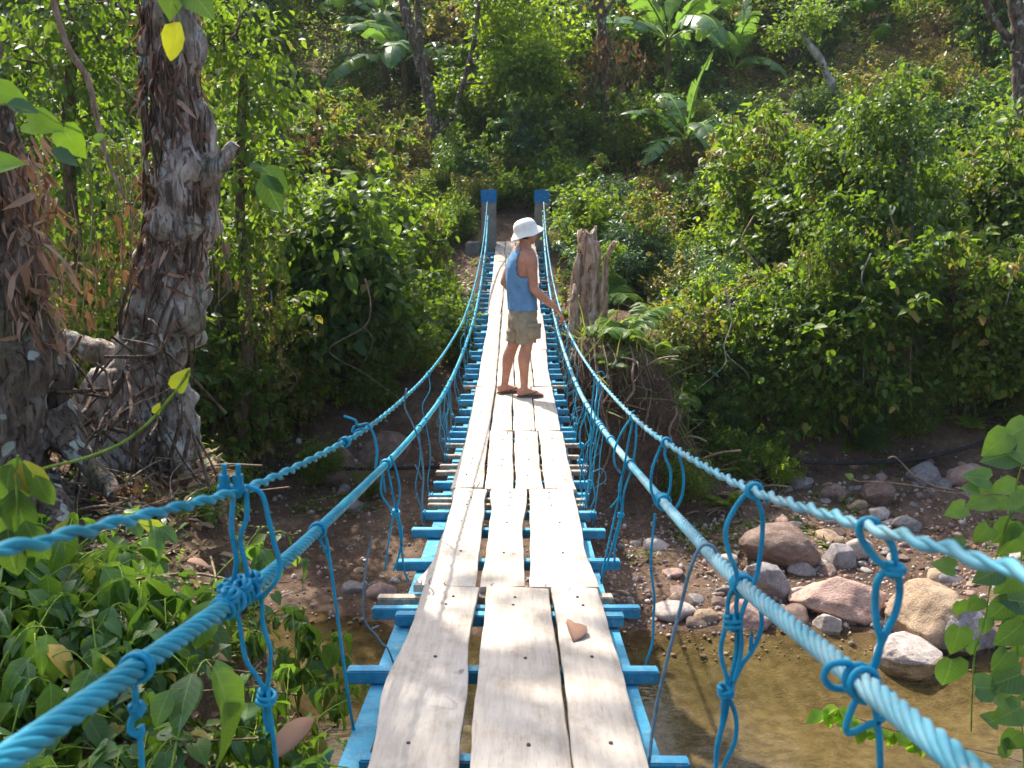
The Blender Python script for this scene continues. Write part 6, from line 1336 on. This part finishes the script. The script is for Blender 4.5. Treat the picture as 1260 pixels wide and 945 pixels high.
# large curled dead leaves on the left bank
def big_dead(px, py, zz, L, az, label, mat='litter', up=.15, fold=.5, T=None):
    r_ = np.array(ray(px, py)); t = (zz - CZ)/r_[2]; p_ = np.array((CX, 0, CZ)) + r_*t; mb = MB(); leaves(mb, [p_], [(math.cos(az), math.sin(az), up)], [(.3*math.sin(az), -.3*math.cos(az), 1)], L, T or template([(0, 0, 0), (.1, .1, .1), (.3, .3, .17), (.55, .55, .18), (.8, .8, .11), (1, 1, 0)], fold, .5)); o = single('dead_leaf', mb, mat, label, 'leaf', origin=tuple(float(v) for v in p_)); q = o.modifiers.new('t', 'SOLIDIFY'); q.thickness = .0015
big_dead(338, 935, 2.5, .24, 1.1, 'large curled brown dead leaf right of the long left rope', up=.55)
big_dead(240, 810, 2.5, .15, .2, 'grey brown dead leaf under the thick left cable')
big_dead(128, 650, 2.5, .18, .9, 'crumpled brown dead leaf behind the upper left cable')
big_dead(300, 890, 2.5, .3, 1.7, 'grey green folded leaf left of the long left rope', 'leaf_vine')
big_dead(230, 690, 2.5, .13, -.3, 'pale curled dead leaf between the left cables')

# ---- close leaves and vines
def vine(name, label, pxs, Y_, rad, lv, mat='leaf_vine', stemm='green_stem', T=T_HEART, cat='vine', dyn=0.):
    """pxs: stem pixels; lv: leaves (px, py, dirx, dirz, size, facing tilt)"""
    mb = MB(); tube(mb, spline([onY(a, b, Y_ + dyn*k) for k, (a, b) in enumerate(pxs)], max(20, len(pxs)*8)), rad, 6, 1)
    for k, (px, py, dx, dz, s, ty) in enumerate(lv):
        p_ = onY(px, py, Y_); leaves(mb, [p_], [(dx, ty*.4, dz)], [(-.25*dx, -1 + abs(ty)*.3, .55 + .1*math.sin(k*2))], s, T, 0)
    return single(name, mb, [mat, stemm], label, cat)
S25 = 2.5/f
vine('vine', 'lit heart leaves on a thin stem at the upper left edge', [(-30, 120), (10, 125), (45, 135), (70, 150), (95, 160), (120, 176)], 2.5, .002, [(-6, 112, .9, -.2, 36*S25, .2), (35, 150, .95, -.1, 44*S25, -.3), (78, 160, .6, -.9, 40*S25, .1), (118, 172, .8, .5, 14*S25, 0), (-12, 205, 1, .25, 40*S25, .4)], 'leaf_sunny')
vine('vine', 'pale backlit leaf pair at the upper left edge', [(-20, 125), (10, 130), (40, 138)], 2.45, .0015, [(8, 128, 1, -.1, 34*S25, .8), (62, 185, .8, -.35, 34*S25, 1.)], 'leaf_blue', T=T_BIG)
vine('vine', 'green leaf tips hanging into the picture over the big left trunk', [(200, -30), (215, -10), (240, -5)], 2.6, .002, [(214, -22, -.3, -1, 46*S25, .1), (232, -14, .7, -.8, 44*S25, .1)], 'leaf_near')
vine('hanging_leaf', 'yellow and brown leaf hanging vertically on the big left trunk', [(214, 5), (220, 18), (222, 28)], 2.6, .0015, [(222, 27, -.62, -1, 52*S25, .5)], 'leaf_yellow', T=T_BIG, cat='leaf')
vine('twig', 'small green leaves on a twig right of the big left trunk', [(270, 215), (300, 208), (330, 212)], 3.0, .0015, [(322, 205, .75, -.75, 42*3/f, .2), (322, 214, .45, -1, 50*3/f, .1), (306, 206, .6, .1, 18*3/f, .6)], 'leaf_near', T=T_BIG)
vine('vine_shoot', 'yellow green climbing shoot with one bright yellow leaf before the left roots', [(20, 600), (50, 578), (100, 565), (150, 545), (185, 518), (205, 495), (222, 474), (233, 455)], 2.5, .0042, [(218, 478, .5, 1.0, 30*S25, .1), (192, 508, .3, .9, 14*S25, 0), (230, 462, .2, 1, 10*S25, 0)], 'leaf_yellow')
vine('vine_shoot', 'thin dry tendril branching off behind the yellow leaf', [(130, 530), (135, 518), (160, 500), (190, 488), (218, 472)], 2.55, .0016, [], 'leaf_yellow', 'twig')
vine('leafy_plant', 'tall drooping leaves at the left edge above the upper cable', [(20, 700), (22, 640), (20, 590), (22, 560)], 2.3, .003, [(22, 562, -.15, -1, 62*S25, .1), (30, 566, .25, -1, 58*S25, .2), (14, 570, -.35, -1, 60*S25, 0), (44, 584, .3, -1, 44*S25, .1), (20, 600, 0, -1, 70*S25, 0), (0, 620, -.2, -1, 60*S25, 0), (30, 640, .3, -1, 60*S25, .1), (10, 650, -.1, -1, 70*S25, .1)], 'leaf_near', T=T_BIG, cat='plant')
# right hand heart leaved vine
r4 = np.random.default_rng(12); Y3 = 3.0; s3 = Y3/f
lv = [(1075 + 0, 0, 0, 0, 0, 0)][:0]
for px, py, dx, dz, s in ((1238, 532, -.7, -.75, 50), (1262, 520, -.8, -.5, 46), (1250, 560, -.9, -.3, 52), (1215, 590, -.55, .1, 40), (1255, 600, -.8, -.6, 60), (1200, 600, -.8, .05, 26), (1245, 640, -.45, -.9, 50), (1222, 612, -.75, -.4, 44), (1188, 625, -.9, -.5, 34), (1260, 650, -.6, -.9, 55), (1215, 650, -.5, -.8, 36), (1190, 672, -.9, -.3, 40), (1255, 700, -.6, -.8, 60), (1225, 700, -.7, -.4, 46), (1172, 700, -.8, .2, 36), (1240, 740, -.6, -.9, 52),
                          (1206, 735, -.4, -.9, 34), (1180, 738, .2, -1, 34), (1168, 808, -.0, -1, 62), (1178, 770, -.15, -1, 52), (1195, 790, .2, -.9, 28), (1260, 770, -.6, -.7, 60), (1200, 845, .9, -.1, 54), (1260, 830, -.9, -.5, 60), (1240, 800, -.5, -.9, 44), (1212, 760, .1, -1, 30), (1258, 870, -.9, -.5, 54), (1230, 915, .6, -.5, 40), (1225, 860, .8, -.3, 40), (1250, 900, -.5, -.9, 44), (1265, 560, -.9, .3, 50), (1262, 740, -.9, .2, 50)):
    lv.append((px + r4.normal(0, 2), py + r4.normal(0, 2), dx, dz, s*s3*.80, r4.uniform(-.3, .5)))
vine('vine', 'heart leaved green vine hanging down at the right picture edge', [(1300, 480), (1262, 560), (1240, 640), (1222, 700), (1212, 760), (1200, 800), (1196, 860), (1195, 900)], Y3, .0028, lv)
vine('vine', 'second strand of heart leaves behind the right hand vine', [(1290, 560), (1262, 640), (1255, 720), (1252, 800), (1258, 900), (1262, 1000)], 3.3, .0026, [(1262 + r4.normal(0, 16), p_, r4.uniform(-1, .2), r4.uniform(-1, .2), r4.uniform(26, 42)*s3*.9, r4.uniform(-.3, .6)) for p_ in np.linspace(580, 960, 22)], 'leaf_near')
vine('tendril', 'bare brown tendril reaching left from the right hand vine', [(1262, 612), (1220, 608), (1170, 606), (1120, 597), (1080, 593), (1055, 592), (1047, 586)], Y3, .002, [(1048, 588, -.6, .4, 10*s3, 0)], 'leaf_near', 'twig')
vine('tendril', 'short curled brown tendril above the bare one', [(1180, 604), (1150, 598), (1125, 585), (1108, 568), (1100, 562), (1093, 564)], Y3, .0022, [], 'leaf_near', 'twig')
# sprig of light green leaflets over the water
mb = MB(); Ys = 3.4; c = spline([onY(a, b, Ys) for a, b in ((1260, 938), (1225, 928), (1180, 918), (1130, 905), (1090, 896), (1050, 882), (1020, 876))], 40); tube(mb, c, .0022, 5, 1)
for px, py in ((1012, 875), (1032, 872), (1046, 886), (1062, 893), (1078, 898), (1100, 902), (1122, 908), (1135, 915), (1170, 915)):
    p_ = onY(px, py, Ys); tube(mb, [p_, p_ + (0, 0, -.01)], .001, 4, 1)
    for q in range(5): a = -PI/2 + (q - 2)*.62 + r4.normal(0, .12); leaves(mb, [p_], [(math.cos(a)*.9, r4.uniform(-.4, .3), math.sin(a))], [(r4.normal(0, .2), -.7, .9)], r4.uniform(19, 28)*Ys/f, T_BIG, 0)
single('leafy_sprig', mb, ['leaf_sunny', 'twig'], 'thin sprig of bright light green leaflets reaching over the water', 'sprig')

# ---- faint humid air between the trees
m = bpy.data.materials.new('haze'); m.use_nodes = True; n = m.node_tree.nodes; n.clear(); vo = n.new('ShaderNodeVolumePrincipled'); ou = n.new('ShaderNodeOutputMaterial'); m.node_tree.links.new(vo.outputs[0], ou.inputs['Volume'])
vo.inputs['Color'].default_value = (.80, .92, 1, 1); vo.inputs['Density'].default_value = .0004; vo.inputs['Anisotropy'].default_value = .3
mb = MB(); M['haze'] = m; zt_ = 62.; zb_ = -2.
V = [(x, y, z) for x in (-100, 100) for y in (-30, 155) for z in (zb_, zt_)]; mb.add(V, [(0, 1, 3, 2), (4, 6, 7, 5), (0, 4, 5, 1), (2, 3, 7, 6), (0, 2, 6, 4), (1, 5, 7, 3)])
tag(link('haze', mb.mesh('haze', 'haze', False)), 'faint pale haze between the trees of the hillside', kind='stuff')
sc.cycles.volume_bounces = 0
